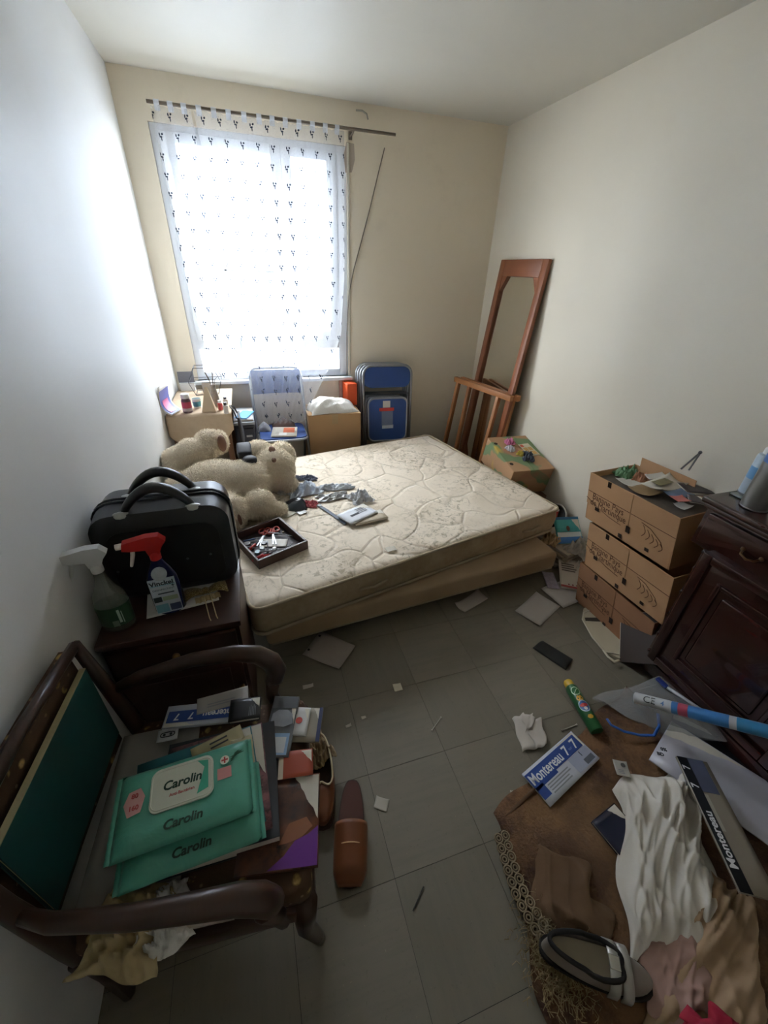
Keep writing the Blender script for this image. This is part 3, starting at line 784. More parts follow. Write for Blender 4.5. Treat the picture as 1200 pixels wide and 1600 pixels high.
def crumple(w, d, h, seed, nu=30, nv=30):
    bm = nb(); rnd = random.Random(seed)
    ph = [(rnd.uniform(-17, 17), rnd.uniform(-17, 17), rnd.uniform(0, 6)) for _ in range(7)]
    def f(u, v):
        e = min(1, 5 * min(u, 1 - u, v, 1 - v))
        k = sum((1 - abs(sin(a * u + b * v + c + 1.3 * sin(4 * u - 3 * v + c)))) ** 1.6 for a, b, c in ph) / 3.2
        return ((u - .5) * w * (1 + .10 * sin(9 * v + seed)), (v - .5) * d * (1 + .10 * sin(8 * u + seed)), h * (.25 + .75 * e) * k)
    b_grid(bm, nu, nv, f, .0008); return bm
def put(o, mtx4): o.matrix_world = mtx4; return o
ftop = mtx
for k, (nm, lab, cat, lx, ly, sz, colr) in enumerate((('pink_cloth', 'crumpled pink cloth on top of the printed fruit carton', 'cloth', -.08, .28, (.075, .06, .04), '#d984a8'), ('white_tissue', 'crumpled white tissue beside the pink cloth on the fruit carton', 'tissue', -.19, .10, (.06, .07, .03), '#c9c6cc'), ('yellow_packet', 'small yellow packet on the printed fruit carton', 'packet', -.04, -.06, (.05, .05, .025), '#c9b14a'), ('dark_grey_sock', 'dark grey rolled sock on the printed fruit carton', 'sock', .08, -.16, (.11, .08, .035), '#4e5560'))):
    o = put(tag(obj(nm, crumple(*sz, k + 3), M(colr, .8), smooth='all'), lab, cat), ftop @ T(lx * w, ly * h, .005, 0, 0, .4 * k))
lf, lw, lh = None, .085, .15
lf = put(tag(obj('leaflet', sheet_bm(.09, .15, .002, 5), M('#d6cdb6', .6), smooth='all'), 'white and orange printed leaflet at the right edge of the fruit carton', 'leaflet'), ftop @ T(.26 * w, .05 * h, .006, 0, 0, .12))
rectp(lf, .09, .15, .08, .35, .75, .95, M('#cf5a3a', .5), .004); 
for k in range(4): rectp(lf, .09, .15, .1 + .42 * (k % 2), .46 + .42 * (k % 2), .1 + .32 * (k // 2), .36 + .32 * (k // 2), M('#cc9f5c', .5), .004)

# ------------------------------------------------------------------ on the bed
def blend(parts, voxel=.011, smooth=10):
    """one continuous skin over overlapping ellipsoids (centre, radii, euler)"""
    bm = nb()
    for c, r, e in parts:
        b_ball(bm, c, r, 20, 14, Matrix.Rotation(e[2], 3, 'Z') @ Matrix.Rotation(e[1], 3, 'Y') @ Matrix.Rotation(e[0], 3, 'X') if e else None)
    me = bpy.data.meshes.new('tmp'); bm.to_mesh(me); bm.free()
    o = bpy.data.objects.new('tmp', me); COL.objects.link(o)
    a = o.modifiers.new('r', 'REMESH'); a.mode = 'VOXEL'; a.voxel_size = voxel
    b = o.modifiers.new('s', 'SMOOTH'); b.iterations = smooth; b.factor = .5
    dg = bpy.context.evaluated_depsgraph_get(); dg.update()
    me2 = bpy.data.meshes.new_from_object(o.evaluated_get(dg))
    bpy.data.objects.remove(o)
    return me2
n = NT('teddy_plush'); f = n.noise(9, 5, .7); g = n.noise(80, 4, .7)
c = n.mix(f, lin('#dccaae'), lin('#efe4d0')); c = n.mix(((g - .5) * 3).sat() * .4, c, lin('#bfa27c')); n.color(c).set(Roughness=.95); n.bump(n.noise(55, 5, .75), .9, .02); m_plush = n.m
n = NT('teddy_fur'); f = n.noise(9, 4, .6); n.color(n.mix(f, lin('#e4d4b8'), lin('#f5ecdc'))).set(Roughness=.95); m_fur = n.m
TP = Vector((-.22, 2.15, .36))
P = lambda t: Vector(t) - TP
body = [
    (P((-0.260, 2.167, 0.500)), (.20, .150, .135), (0, 0, .10)), (P((-0.101, 2.170, 0.500)), (.13, .135, .125), None), (P((-0.408, 2.175, 0.470)), (.13, .14, .11), None),
    (P((-0.464, 2.340, 0.580)), (.082, .09, .085), None), (P((-0.377, 2.356, 0.620)), (.09, .085, .085), None), (P((-0.283, 2.419, 0.650)), (.082, .08, .082), None), (P((-0.230, 2.455, 0.640)), (.050, .07, .070), None),
    (P((0.061, 2.299, 0.500)), (.125, .125, .13), None), (P((-0.015, 2.382, 0.585)), (.085, .08, .07), None), (P((0.120, 2.424, 0.530)), (.085, .09, .09), None),
    (P((0.138, 2.232, 0.420)), (.055, .05, .05), None),
    (P((-0.063, 2.130, 0.450)), (.085, .10, .085), None), (P((-0.045, 1.985, 0.445)), (.088, .085, .085), None), (P((0.055, 1.990, 0.400)), (.05, .05, .036), None),
    (P((-0.216, 2.021, 0.460)), (.085, .11, .085), None), (P((-0.178, 1.918, 0.455)), (.075, .085, .095), None)]
me = blend(body, .012, 6); me.name = 'body'
for v in me.vertices:
    if v.co.z < .004: v.co.z = .004
    if v.co.x < -.305: v.co.x = -.305
me.materials.append(m_plush); me.polygons.foreach_set('use_smooth', [True] * len(me.polygons))
td = thing('teddy_bear', 'big cream plush teddy bear lying on its back at the left end of the mattress', 'teddy bear', TP)
tb_ = bpy.data.objects.new('body', me); COL.objects.link(tb_); tb_.parent = td
# fur tufts
bm = nb(); rnd = random.Random(3)
polys = [(p.center.copy(), p.normal.copy(), p.area) for p in me.polygons]
for c, nn_, ar in polys:
    for k in range(3):
        u, w = frame_at(c, nn_); a = rnd.uniform(0, 2 * pi)
        s = (u * cos(a) + w * sin(a)); p = c + u * rnd.uniform(-.006, .006) + w * rnd.uniform(-.006, .006)
        q = p + nn_ * rnd.uniform(.006, .014) + s * rnd.uniform(.002, .011) + Vector((0, 0, -.004))
        if q.z < .002: continue
        t = nn_.cross(s) * .0022
        bm.faces.new([bm.verts.new(p - t), bm.verts.new(p + t), bm.verts.new(q)])
me_f = bpy.data.meshes.new('fur'); bm.to_mesh(me_f); bm.free(); me_f.materials.append(m_fur)
fo = stuff(bpy.data.objects.new('fur', me_f)); COL.objects.link(fo); fo.parent = td
m_pad = M('#7d5a48', .8, bump=.2)
def pad(nm, c, r, d):
    bm = nb(); b_ball(bm, (0, 0, 0), r, 14, 8)
    q = Vector(d).normalized().to_track_quat('Z', 'Y').to_matrix()
    for v in bm.verts: v.co = q @ v.co + P(c)
    obj(nm, bm, m_pad, td, smooth='all')
pad('paw_pad', (-0.209, 2.354, 0.665), (.034, .050, .014), (.8, -.5, .1)); pad('nose', (0.065, 2.285, 0.625), (.022, .030, .012), (.35, -.6, .7)); pad('eye', (0.063, 2.179, 0.610), (.014, .014, .010), (.35, -.7, .6))
pad('paw_pad', (-0.142, 1.808, 0.470), (.010, .030, .006), (.5, -.8, .2))
# dark pouch on the bear's chest
pc = thing('dark_pouch', 'dark grey pouch lying on the chest of the plush bear', 'pouch', (-0.081, 2.234, 0.612))
m_dk = M('#2f3138', .6, bump=.1)
bm = nb(); b_box(bm, (-.010, .034, .036), (.080, .100, .046), Matrix.Rotation(.35, 3, 'X'), .014, 3); obj('body', bm, m_dk, pc, smooth=True)
bm = nb(); b_ball(bm, (.014, -.044, .006), (.042, .040, .026), 14, 9); obj('flap', bm, m_dk, pc, smooth='all')
bm = nb(); b_tube(bm, [(0, .0, .028), (.004, -.014, .018), (.012, -.028, .022)], .008, 6); obj('cord', bm, m_dk, pc, smooth='all')

# dark drawer used as a tray, full of small things
ZM = .364
B_, C2, D2 = [Vector(p) for p in ((0.047, 1.882, 0.412), (0.166, 1.627, 0.412), (-0.072, 1.523, 0.412))]
ex = (C2 - B_); ey = (D2 - C2)
mtx, w, h = rect_from([B_ + ey, B_, C2, D2])
dm = M('#4a342c', .45, var=.2, bump=.08, name='drawer_wood')
mtx = Matrix.Translation((0, 0, -.046)) @ mtx
tr_ = thing('drawer_tray', 'dark brown drawer full of scissors and odds and ends on the mattress', 'drawer', mtx=mtx)
for q in ((-w/2, w/2, -h/2, -h/2 + .012), (-w/2, w/2, h/2 - .010, h/2), (-w/2, -w/2 + .010, -h/2 + .012, h/2 - .010), (w/2 - .012, w/2, -h/2 + .012, h/2 - .010)):
    bm = nb(); bx(bm, *q, 0, .048, .0015, 1); obj('side', bm, dm, tr_)
bm = nb(); bx(bm, -w/2 + .008, w/2 - .008, -h/2 + .008, h/2 - .008, .003, .008); obj('bottom', bm, M('#33252a', .6), tr_)
def small(nm, lab, cat, lx, ly, rz, z=.009, grp=None): return thing(nm, lab, cat, mtx=mtx @ T(lx * w, ly * h, z, 0, 0, rz), group=grp)
def scissors(lab, lx, ly, rz, colr):
    s = small('scissors', lab, 'scissors', lx, ly, rz, .016)
    for sg in (-1, 1):
        bm = nb(); b_prism(bm, [(-.006 * sg, -.01), (.004 * sg, -.01), (.010 * sg, .085), (.004 * sg, .085)][::sg], .0015, None, .001 * sg + .0012); obj('blade', bm, M('#8f9398', .42, .8), s)
        bm = nb(); b_tube(bm, [(.021 * sg + .014 * cos(a) * sg, -.045 + .022 * sin(a), .002) for a in [2 * pi * i / 14 for i in range(14)]], .0045, 6, closed=True); obj('finger_loop', bm, M(colr, .4), s, smooth='all')
        bm = nb(); b_tube(bm, [(.010 * sg, -.028, .002), (.001 * sg, -.005, .002)], .004, 6); obj('shank', bm, M(colr, .4), s, smooth='all')
scissors('red-handled scissors on top of the clutter in the dark drawer', .16, .18, 2.75, '#b23a33')
scissors('small scissors with orange-red loops lying deeper in the dark drawer', -.01, .24, 2.4, '#a8423a')
o, a, b = paper('white card under the scissors in the dark drawer', [mtx @ Vector(p) for p in ((-.02, .06, .011), (.02 + .06, -.02, .011), (.02 + .03, -.075, .011), (-.05, .0, .011))], None, 'card', 'card', .001, 2)
rodz = [('screwdriver', 'screwdriver', '#b03030', -.25, .10, .5, .11, .007), ('black_pen', 'pen', '#26282e', -.12, -.12, 1.1, .13, .004), ('silver_knife', 'knife', '#aab0b6', -.05, -.28, -.5, .15, .004),
        ('red_marker', 'marker', '#9c2f35', -.28, -.25, .2, .12, .007), ('grey_pen', 'pen', '#7d8088', -.33, .02, -.9, .12, .004), ('silver_spoon', 'spoon', '#b5b9be', .28, .10, -.9, .13, .0035),
        ('brown_pencil', 'pencil', '#6b4a34', .05, -.33, .25, .14, .0035), ('blue_pen', 'pen', '#3e5a8c', -.18, .25, -.3, .11, .004)]
for k, (nm, cat, colr, lx, ly, rz, ln, rr_) in enumerate(rodz):
    s = small(nm, {'screwdriver': 'red-handled screwdriver', 'black_pen': 'black pen', 'silver_knife': 'silver table knife', 'red_marker': 'red marker', 'grey_pen': 'grey pen', 'silver_spoon': 'thin silver spoon', 'brown_pencil': 'brown pencil', 'blue_pen': 'blue pen'}[nm] + ' among the clutter in the dark drawer', cat, lx, ly, rz, .016 + .002 * (k % 3))
    bm = nb(); b_tube(bm, [(-ln / 2, 0, 0), (-ln * .1, 0, 0), (0, 0, 0)], [rr_, rr_ * 1.1, rr_], 8); obj('handle', bm, M(colr, .4), s, smooth='all')
    bm = nb(); b_tube(bm, [(0, 0, 0), (ln * .42, 0, 0), (ln / 2, 0, 0)], [rr_ * .6, rr_ * .5, rr_ * .2], 8); obj('tip', bm, M('#9ea2a8', .3, .7), s, smooth='all')
for k, (lx, ly, colr, r) in enumerate(((-.2, -.05, '#c9ccd0', .012), (-.32, -.12, '#4b7f8a', .015), (-.1, .05, '#2c2d33', .016), (-.36, .20, '#3c3236', .018), (-.02, -.18, '#dadada', .010), (.33, .30, '#8b7a52', .007), (.38, .18, '#a6955e', .006))):
    s = small('bottle_cap', ('white', 'teal', 'black', 'dark brown', 'pale grey', 'dull brass', 'small brass')[k] + ' round cap lying in the dark drawer', 'cap', lx, ly, 0, .0085)
    bm = nb(); b_lathe(bm, [(r, 0), (r, r * .5), (r * .85, r * .7), (0, r * .7)], 14); obj('cap_top', bm, M(colr, .4), s, smooth=True)
    bm = nb(); b_lathe(bm, [(r * 1.06, .0), (r * 1.06, r * .18)], 14); obj('cap_rim', bm, M(colr, .5), s, smooth=True)
pk = thing('red_packet', 'red and white crumpled packet at the left edge of the dark drawer', 'packet', mtx=mtx @ T(-.30 * w, -.36 * h, .012, 0, 0, .2))
bm = crumple(.07, .035, .018, 9); obj('wrapper', bm, M('#b8464c', .35, var=.5, scale=40), pk, smooth='all')

# odds and ends lying between the bear and the middle of the mattress
n = NT('clear_plastic'); n.color(n.mix(n.noise(8), lin('#b9bcc2'), lin('#dfe1e4'))).set(Roughness=.18, Alpha=.62); n.bump(n.noise(30, 3), .5, .01); m_clear = n.m
n = NT('foil'); n.color(n.mix(n.noise(30), lin('#9fa1a4'), lin('#c4c4c4'))).set(Roughness=.4, Metallic=.6); n.bump(n.noise(45, 3, .6), .8, .01); m_foil = n.m
def crum(nm, lab, cat, loc, sz, rz, mat, seed):
    o = tag(obj(nm, crumple(*sz, seed), mat, smooth='all'), lab, cat); o.location = loc; o.rotation_euler = (0, 0, rz); return o
crum('blue_cloth', 'crumpled pale blue-grey cloth beside the head of the bear', 'cloth', (0.211, 2.233, 0.362), (.20, .16, .05), .3, M('#b4bcc8', .8), 1)
crum('patterned_scarf', 'navy and white patterned scarf end behind the blue-grey cloth', 'scarf', (0.249, 2.398, 0.362), (.16, .06, .03), -.25, M('#6d7484', .8, var=.7, scale=60), 2)
crum('plastic_bag', 'twisted pale plastic bag stretching across the mattress', 'plastic bag', (0.415, 2.229, 0.362), (.24, .07, .03), -.1, M('#bfc4cc', .3), 4)
crum('white_pouch', 'small white cloth pouch next to the paw of the bear', 'pouch', (0.112, 2.249, 0.362), (.10, .10, .07), .2, M('#c2c0b9', .8), 5)
crum('foil_sheet', 'crumpled silver foil strip on the mattress', 'foil', (0.380, 2.117, 0.362), (.19, .08, .022), .12, m_foil, 6)
crum('clear_bag', 'clear crinkled plastic bag to the right of the silver foil', 'plastic bag', (0.536, 2.054, 0.362), (.13, .12, .05), .2, m_clear, 7)
o = tag(obj('black_bag', lump(.13, .12, .06, 4.0, 20, 16, .5, .04), M('#26282d', .25), smooth='all'), 'shiny black bag in the middle of the clutter on the mattress', 'bag'); o.location = (0.148, 2.063, 0.362)
crum('red_wrapper', 'red and white sweet wrapper next to the shiny black bag', 'wrapper', (0.232, 2.057, 0.362), (.09, .07, .025), -.3, M('#b5525a', .35, var=.6, scale=45), 8)
o, w, h = paper('torn white card at the edge of the clutter beside the drawer', [(0.073, 1.990, 0.364), (0.131, 2.041, 0.364), (0.128, 1.976, 0.364), (0.071, 1.935, 0.364)], M('#d5cfbf', .7), 'card', 'card', .004, 11)
o, w, h = paper('small crumpled foil piece in front of the shiny black bag', [(0.153, 1.984, 0.364), (0.203, 2.008, 0.364), (0.201, 1.965, 0.364), (0.153, 1.949, 0.364)], m_foil, 'foil', 'foil_piece', .006, 12)
st = thing('blue_strap', 'flat slate-blue strap running under the folded letters', 'strap', (0.318, 1.951, 0.364))
pts = [Vector(p) - st.location for p in ((0.284, 2.030, 0.366), (0.320, 1.961, 0.366), (0.356, 1.881, 0.366), (0.389, 1.805, 0.366))]
bm = nb(); b_grid(bm, 9, 1, lambda u, v: pts[min(2, int(u * 3))].lerp(pts[min(2, int(u * 3)) + 1], u * 3 - min(2, int(u * 3))) + Vector((.014, .018, 0)) * (v - .5), .002); obj('webbing', bm, M('#4d5766', .6), st)
bm = nb(); bx(bm, pts[0].x - .012, pts[0].x + .012, pts[0].y - .012, pts[0].y + .012, 0, .005, .001); obj('buckle', bm, M('#33363c', .4), st)
b1, w, h = book('booklet', 'worn beige booklet under the printed white letter on the mattress', [(0.427, 1.888, 0.364), (0.623, 1.875, 0.364), (0.624, 1.817, 0.364), (0.432, 1.745, 0.364)], .010, M('#b9ab95', .8), 'booklet')
b2, w, h = book('letter', 'printed white letter folded on top of the beige booklet', [(0.349, 1.880, 0.376), (0.540, 1.965, 0.376), (0.579, 1.858, 0.376), (0.418, 1.762, 0.376)], .006, M('#d3d5db', .7, var=.03), 'letter')
rectp(b2, w, h, .25, .55, .42, .56, m_ink, .0075, 'bar_code'); lines(b2, w, h, .55, .9, .4, .85, 4, .0075)
o, w, h = paper('small cream paper scrap near the front middle of the mattress', [(0.524, 1.534, 0.366), (0.580, 1.542, 0.366), (0.581, 1.502, 0.366), (0.533, 1.499, 0.366)], m_paper2, 'paper scrap', 'paper_scrap', .003, 15)

# ------------------------------------------------------------------ bedside cabinet and what stands on it
n = NT('dark_veneer'); x, y, z = n.xyz(); gr = n.noise(1.0, 5, .65, vec=n.comb(x * 6, y * 40, z * 6))
n.color(n.mix(gr, lin('#2a1511'), lin('#4a2a20'))).set(Roughness=.38); n.bump(gr, .08, .002); m_dkwood = n.m
n = NT('dark_varnish'); x, y, z = n.xyz(); gr = n.noise(1.0, 5, .6, vec=n.comb(x * 5, y * 5, z * 30))
n.color(n.mix(gr, lin('#241110'), lin('#42211b'))).set(Roughness=.22, Coat_Weight=.4); m_varn = n.m
bc = thing('bedside_cabinet', 'dark brown bedside cabinet carrying the black vanity case', 'cabinet', (-.328, 1.19, 0))
HX, HY, ZB = .20, .195, .598
bm = nb(); bx(bm, -HX, HX, -HY - .012, HY, ZB - .024, ZB, .005); obj('cabinet_top', bm, m_dkwood, bc, smooth=True)
bm = nb(); bx(bm, -HX + .008, HX - .008, -HY, HY - .004, .06, ZB - .024, .002); obj('body', bm, m_dkwood, bc)
bm = nb(); bx(bm, -HX + .02, HX - .02, -HY - .014, -HY, .46, ZB - .036, .004); d = obj('drawer', bm, m_dkwood, bc, smooth=True)
bm = nb(); b_ball(bm, (0, -HY - .024, .51), .012, 12, 8); obj('knob', bm, M('#8a744a', .3, .8), d, smooth='all')
bm = nb(); bx(bm, -HX + .02, HX - .02, -HY - .014, -HY, .09, .445, .004); d = obj('door', bm, m_dkwood, bc, smooth=True)
bm = nb(); bx(bm, -HX + .06, HX - .06, -HY - .019, -HY - .014, .13, .405, .003); obj('door_panel', bm, m_dkwood, d, smooth=True)
bm = nb(); b_ball(bm, (HX - .035, -HY - .022, .30), .010, 12, 8); obj('knob', bm, M('#8a744a', .3, .8), d, smooth='all')
for sx in (-1, 1):
    for sy in (-1, 1):
        bm = nb(); bx(bm, sx * .165 - .018, sx * .165 + .018, sy * .165 - .018, sy * .165 + .018, 0, .06, .003); obj('foot', bm, m_dkwood, bc)

# black vanity case
m_case = M('#17191d', .35, var=.2, bump=.05, bscale=200, name='vanity_shell'); m_cased = M('#0e0f12', .5, name='vanity_panel')
vc = thing('vanity_case', 'black hard vanity case with twin curved handles', 'case', (-.322, 1.268, ZB + .001), R_(1.5))
cw, ch = .198, .315
def shell(y0, y1, inset):
    bm = nb(); k = 6; rings = []
    for t, ins in ((0, inset), (.12, .004), (1, 0.0)):
        P = rr(cw - ins, ins, ch - ins, .065 - ins * .5, k); rings.append([bm.verts.new((x, lerp(y0, y1, t), z)) for x, z in P])
    for A, B in zip(rings, rings[1:]):
        for j in range(len(A)): bm.faces.new((A[j], A[(j + 1) % len(A)], B[(j + 1) % len(A)], B[j]))
    bm.faces.new(rings[0]); bm.faces.new(list(reversed(rings[-1]))); return bm
obj('front_shell', shell(-.098, -.006, .020), m_case, vc, smooth=True)
obj('back_shell', shell(.098, .006, .020), m_case, vc, smooth=True)
for yy in (-.010, .010):
    bm = nb(); b_tube(bm, [(x, yy, z) for x, z in rr(cw + .001, -.0, ch + .001, .066)], .0055, 8, closed=True); obj('rim', bm, M('#2a2d33', .25), vc, smooth='all')
bm = nb(); b_tube(bm, [(x, 0, z) for x, z in rr(cw - .002, .004, ch - .002, .066)], .004, 6, closed=True); obj('zipper', bm, M('#4d5058', .35, .5), vc, smooth='all')
bm = nb(); b_prism(bm, rr(cw - .040, .035, ch - .055, .05), .003, T(0, -.0975, 0, R_(90))); obj('front_panel', bm, m_cased, vc, smooth=True)
m_end = M('#a9aaa4', .3, .3)
for yy in (-.062, .050):
    hp = [(-.095 + .19 * i / 14, yy, ch - .012 + .075 * sin(pi * i / 14) ** .8) for i in range(15)]
    bm = nb(); b_tube(bm, hp, [.014 + .005 * sin(pi * i / 14) for i in range(15)], 10, sq=(1.15, .8)); hd = obj('handle', bm, M('#101114', .4), vc, smooth='all')
    for sx in (-1, 1):
        bm = nb(); b_ball(bm, (sx * .098, yy - .016, ch - .012), (.028, .016, .014), 14, 8); obj('handle_end', bm, m_end, hd, smooth='all')
for sx in (-.15, .05, .12):
    bm = nb(); b_lathe(bm, [(.004, 0), (.0035, .002), (0, .0025)], 10, (sx, -.1005, .13 + .05 * sx), mtx=Matrix.Rotation(R_(90), 3, 'X')); obj('stud', bm, M('#6a6c70', .3, .8), vc)

# spray bottle with clear body and green label
def trigger(parent, z, body_m, lever_m, side=-1):
    bm = nb(); b_lathe(bm, [(.0155, z), (.0155, z + .022), (.013, z + .026)], 16); obj('collar', bm, body_m, parent, smooth=True)
    bm = nb(); b_prism(bm, [(-.075 , 0.030), (-.070, .052), (-.01, .062), (.022, .060), (.038, .040), (.024, .022), (.014, .0), (-.014, .0), (-.018, .020), (-.055, .024)], .024, T(0, .012, z + .02, R_(90))); obj('spray_head', bm, body_m, parent, smooth=True)
    bm = nb(); b_tube(bm, [(-.050, 0, z + .046), (-.054, 0, z + .025), (-.062, 0, z + .0), (-.066, 0, z - .012)], [.006, .006, .005, .004], 8); obj('trigger_lever', bm, lever_m, parent, smooth='all')
    bm = nb(); b_tube(bm, [(-.072, 0, z + .061), (-.088, 0, z + .060)], .009, 10); obj('nozzle', bm, lever_m, parent, smooth='all')
n = NT('clear_bottle'); n.color(n.mix(n.noise(6), lin('#6f746c'), lin('#8d9287'))).set(Roughness=.12, Alpha=.62); m_cbot = n.m
sb1 = thing('spray_bottle', 'clear spray bottle with green label and white trigger, beside the wall', 'spray bottle', (-.474, 1.062, ZB + .001), .10)
bm = nb(); b_lathe(bm, [(.040, 0), (.044, .006), (.044, .10), (.040, .125), (.024, .155), (.015, .19), (.0145, .212)], 24, sy=.72); obj('body', bm, m_cbot, sb1, smooth=True)
n = NT('green_label'); n.color(n.mix(n.noise(14), lin('#1f3a26'), lin('#2d4e33'))).set(Roughness=.4); m_glab = n.m
bm = nb(); b_lathe(bm, [(.0446, .022), (.0446, .092)], 24, sy=.72); lb = obj('label', bm, m_glab, sb1, smooth=True)
mt4 = T(.018, -.0333, .060, R_(90), 0, .16) @ Matrix.Rotation(R_(80), 4, 'Z')
for q_ in ((.012, .0185, .034, .082), (.0215, .0235, .030, .075)):
    bm = nb(); b_grid(bm, 4, 1, lambda u, v: (lerp(q_[0], q_[1], u), -.0324 * math.sqrt(1 - (lerp(q_[0], q_[1], u) / .0452) ** 2), lerp(q_[2], q_[3], v))); obj('label_print', bm, M('#c9d2c6', .6), lb)
rb = nb(); bx(rb, -.006, .010, -.0335, -.0325, .024, .045); obj('label_patch', rb, M('#7d8a78', .5), lb)
trigger(sb1, .208, M('#c9cac8', .45), M('#d7d7d4', .4))
# blue disinfectant bottle
sb2 = thing('spray_bottle', 'dark blue disinfectant spray bottle with red trigger and printed label', 'spray bottle', (-.335, 1.095, ZB + .0025), .10)
m_bblue = M('#1b2350', .25)
bm = nb(); b_lathe(bm, [(.040, 0), (.044, .006), (.045, .10), (.042, .135), (.030, .165), (.017, .19), (.0145, .205)], 24, sy=.62); obj('body', bm, m_bblue, sb2, smooth=True)
bm = nb(); bx(bm, -.036, .036, -.0305, -.0285, .012, .145, .0005, 1); lb = obj('label', bm, M('#b9c1ca', .5, var=.05), sb2)
def lt(s, size, colr, x, z, **k): return text(s, size, M(colr, .6), lb, T(x, -.0308, z, R_(90)), **k)
lt('Vinckel', .022, '#17202c', -.001, .128, bold=.0006); lt('DESINFECTANT', .0085, '#33414f', .0, .104); bm = nb(); bx(bm, -.018, .026, -.0311, -.0304, .0875, .0915); obj('label_print', bm, M('#2a3440', .5), lb); lt('+', .016, '#1d3c48', .027, .114, bold=.0006)
for q in ((-.034, -.012, .058, .078, '#23303a'), (-.010, .032, .060, .076, '#9aa88a'), (-.034, .0, .016, .048, '#6f9fb0'), (.004, .034, .018, .044, '#3c4662'), (-.034, .034, .118, .1225, '#8fb3c4')):
    bm = nb(); bx(bm, q[0], q[1], -.0309, -.0304, q[2], q[3]); obj('label_print', bm, M(q[4], .5), lb)
bm = nb(); b_lathe(bm, [(.0, 0), (.021, 0), (.021, .0012), (0, .0012)], 18, (.0, -.026, .160), mtx=Matrix.Rotation(R_(62), 3, 'X')); obj('round_sticker', bm, M('#a8adb3', .4, var=.3, scale=60), sb2)
trigger(sb2, .200, M('#b8231f', .4), M('#d8cfc6', .4))
o, w, h = paper('white paper under the blue disinfectant bottle on the cabinet', [(-0.439, 1.200, 0.600), (-0.206, 1.205, 0.600), (-0.198, 1.107, 0.600), (-0.385, 1.052, 0.600)], None, 'paper', curl=.0006, seed=4)
# golden bow brooch with hanging beads
bw = thing('gold_bow', 'golden jewelled bow with two hanging bead drops at the cabinet edge', 'brooch', (-0.235, 1.133, 0.602), R_(12))
n = NT('gold_filigree'); v = n.voro(230); n.color(n.mix((v * 2.2).sat(), lin('#f0dfa8'), lin('#7a6434'))).set(Roughness=.3, Metallic=.6); n.bump(v, .8, .004); m_gold = n.m
for sx in (-1, 1):
    bm = nb(); b_grid(bm, 10, 8, lambda u, v: (sx * (.006 + .062 * u), (v - .5) * (.024 + .034 * u), .010 + .010 * sin(pi * u) + .004 * cos(3 * (v - .5))), .004); obj('loop', bm, m_gold, bw, smooth='all')
bm = nb(); b_ball(bm, (0, 0, .016), (.013, .014, .010), 12, 8); obj('knot', bm, m_gold, bw, smooth='all')
bm = nb(); b_grid(bm, 30, 1, lambda u, v: (lerp(-.035, .04, u), -.014 - .026 * v, .004 + .002 * sin(30 * u)), .002); obj('fringe', bm, M('#b09a72', .7), bw)
m_bead = M('#cbb98c', .35)
for sx, ln in ((-.008, .055), (.012, .10)):
    e = Vector((sx, -.122, .004)); pts = [Vector((sx, -.01, .010)), Vector((sx, -.07, .006)), e, e + Vector((.002, -.006, -.01)), e + Vector((.003, -.008, -ln))]
    bm = nb(); b_tube(bm, pts, .0016, 6); ch_ = obj('chain', bm, m_bead, bw, smooth='all')
    bm = nb(); b_lathe(bm, [(0, -.022), (.006, -.012), (.004, 0), (0, .004)], 10, pts[-1]); obj('bead', bm, m_bead, ch_, smooth='all')

# ------------------------------------------------------------------ armchair
AC = Vector((-.232, .595, 0)); AR = R_(-6)
ac = thing('armchair', 'dark wooden armchair with floral brown upholstery, piled with magazines', 'armchair', AC, AR)
m_aw = M('#3a241a', .32, var=.25, scale=10, name='armchair_wood')
n = NT('floral_upholstery'); v1 = n.voro(26); v2 = n.voro(41, vec=n.comb(n.xyz()[0] + 5, n.xyz()[1], n.xyz()[2]))
sel = ((v1 * -1 + .30) * 9).sat() * ((n.noise(14) - .52) * 12).sat()
c = n.mix(n.noise(20), lin('#3d2a1c'), lin('#573d28')); c = n.mix(sel, c, lin('#c9a96a')); c = n.mix(((v2 * -1 + .20) * 9).sat() * .6, c, lin('#a58a70')); n.color(c).set(Roughness=.9); n.bump(n.noise(150), .3, .003); m_flor = n.m
m_seat = M('#6d675d', .9, bump=.25, bscale=160, name='seat_fabric')
bm = nb(); bx(bm, -.235, .245, -.235, .235, .335, .415, .028, 4); obj('seat', bm, m_flor, ac, smooth=True)
for q in ((-.24, .245, -.245, -.215), (-.24, .245, .215, .245)): bm = nb(); bx(bm, *q, .285, .345, .006); obj('side_rail', bm, m_aw, ac, smooth=True)
bm = nb(); bx(bm, .215, .25, -.215, .215, .285, .345, .006); obj('front_rail', bm, m_aw, ac, smooth=True)
bm = nb(); bx(bm, -.245, -.215, -.215, .215, .285, .345, .006); obj('rear_rail', bm, m_aw, ac, smooth=True)
bm = nb(); b_grid(bm, 10, 12, lambda u, v: (-.262 - .020 * v - .004 * sin(pi * u) , lerp(-.195, .195, u), lerp(.40, .765, v)), .016); obj('backrest', bm, m_flor, ac, smooth=True)
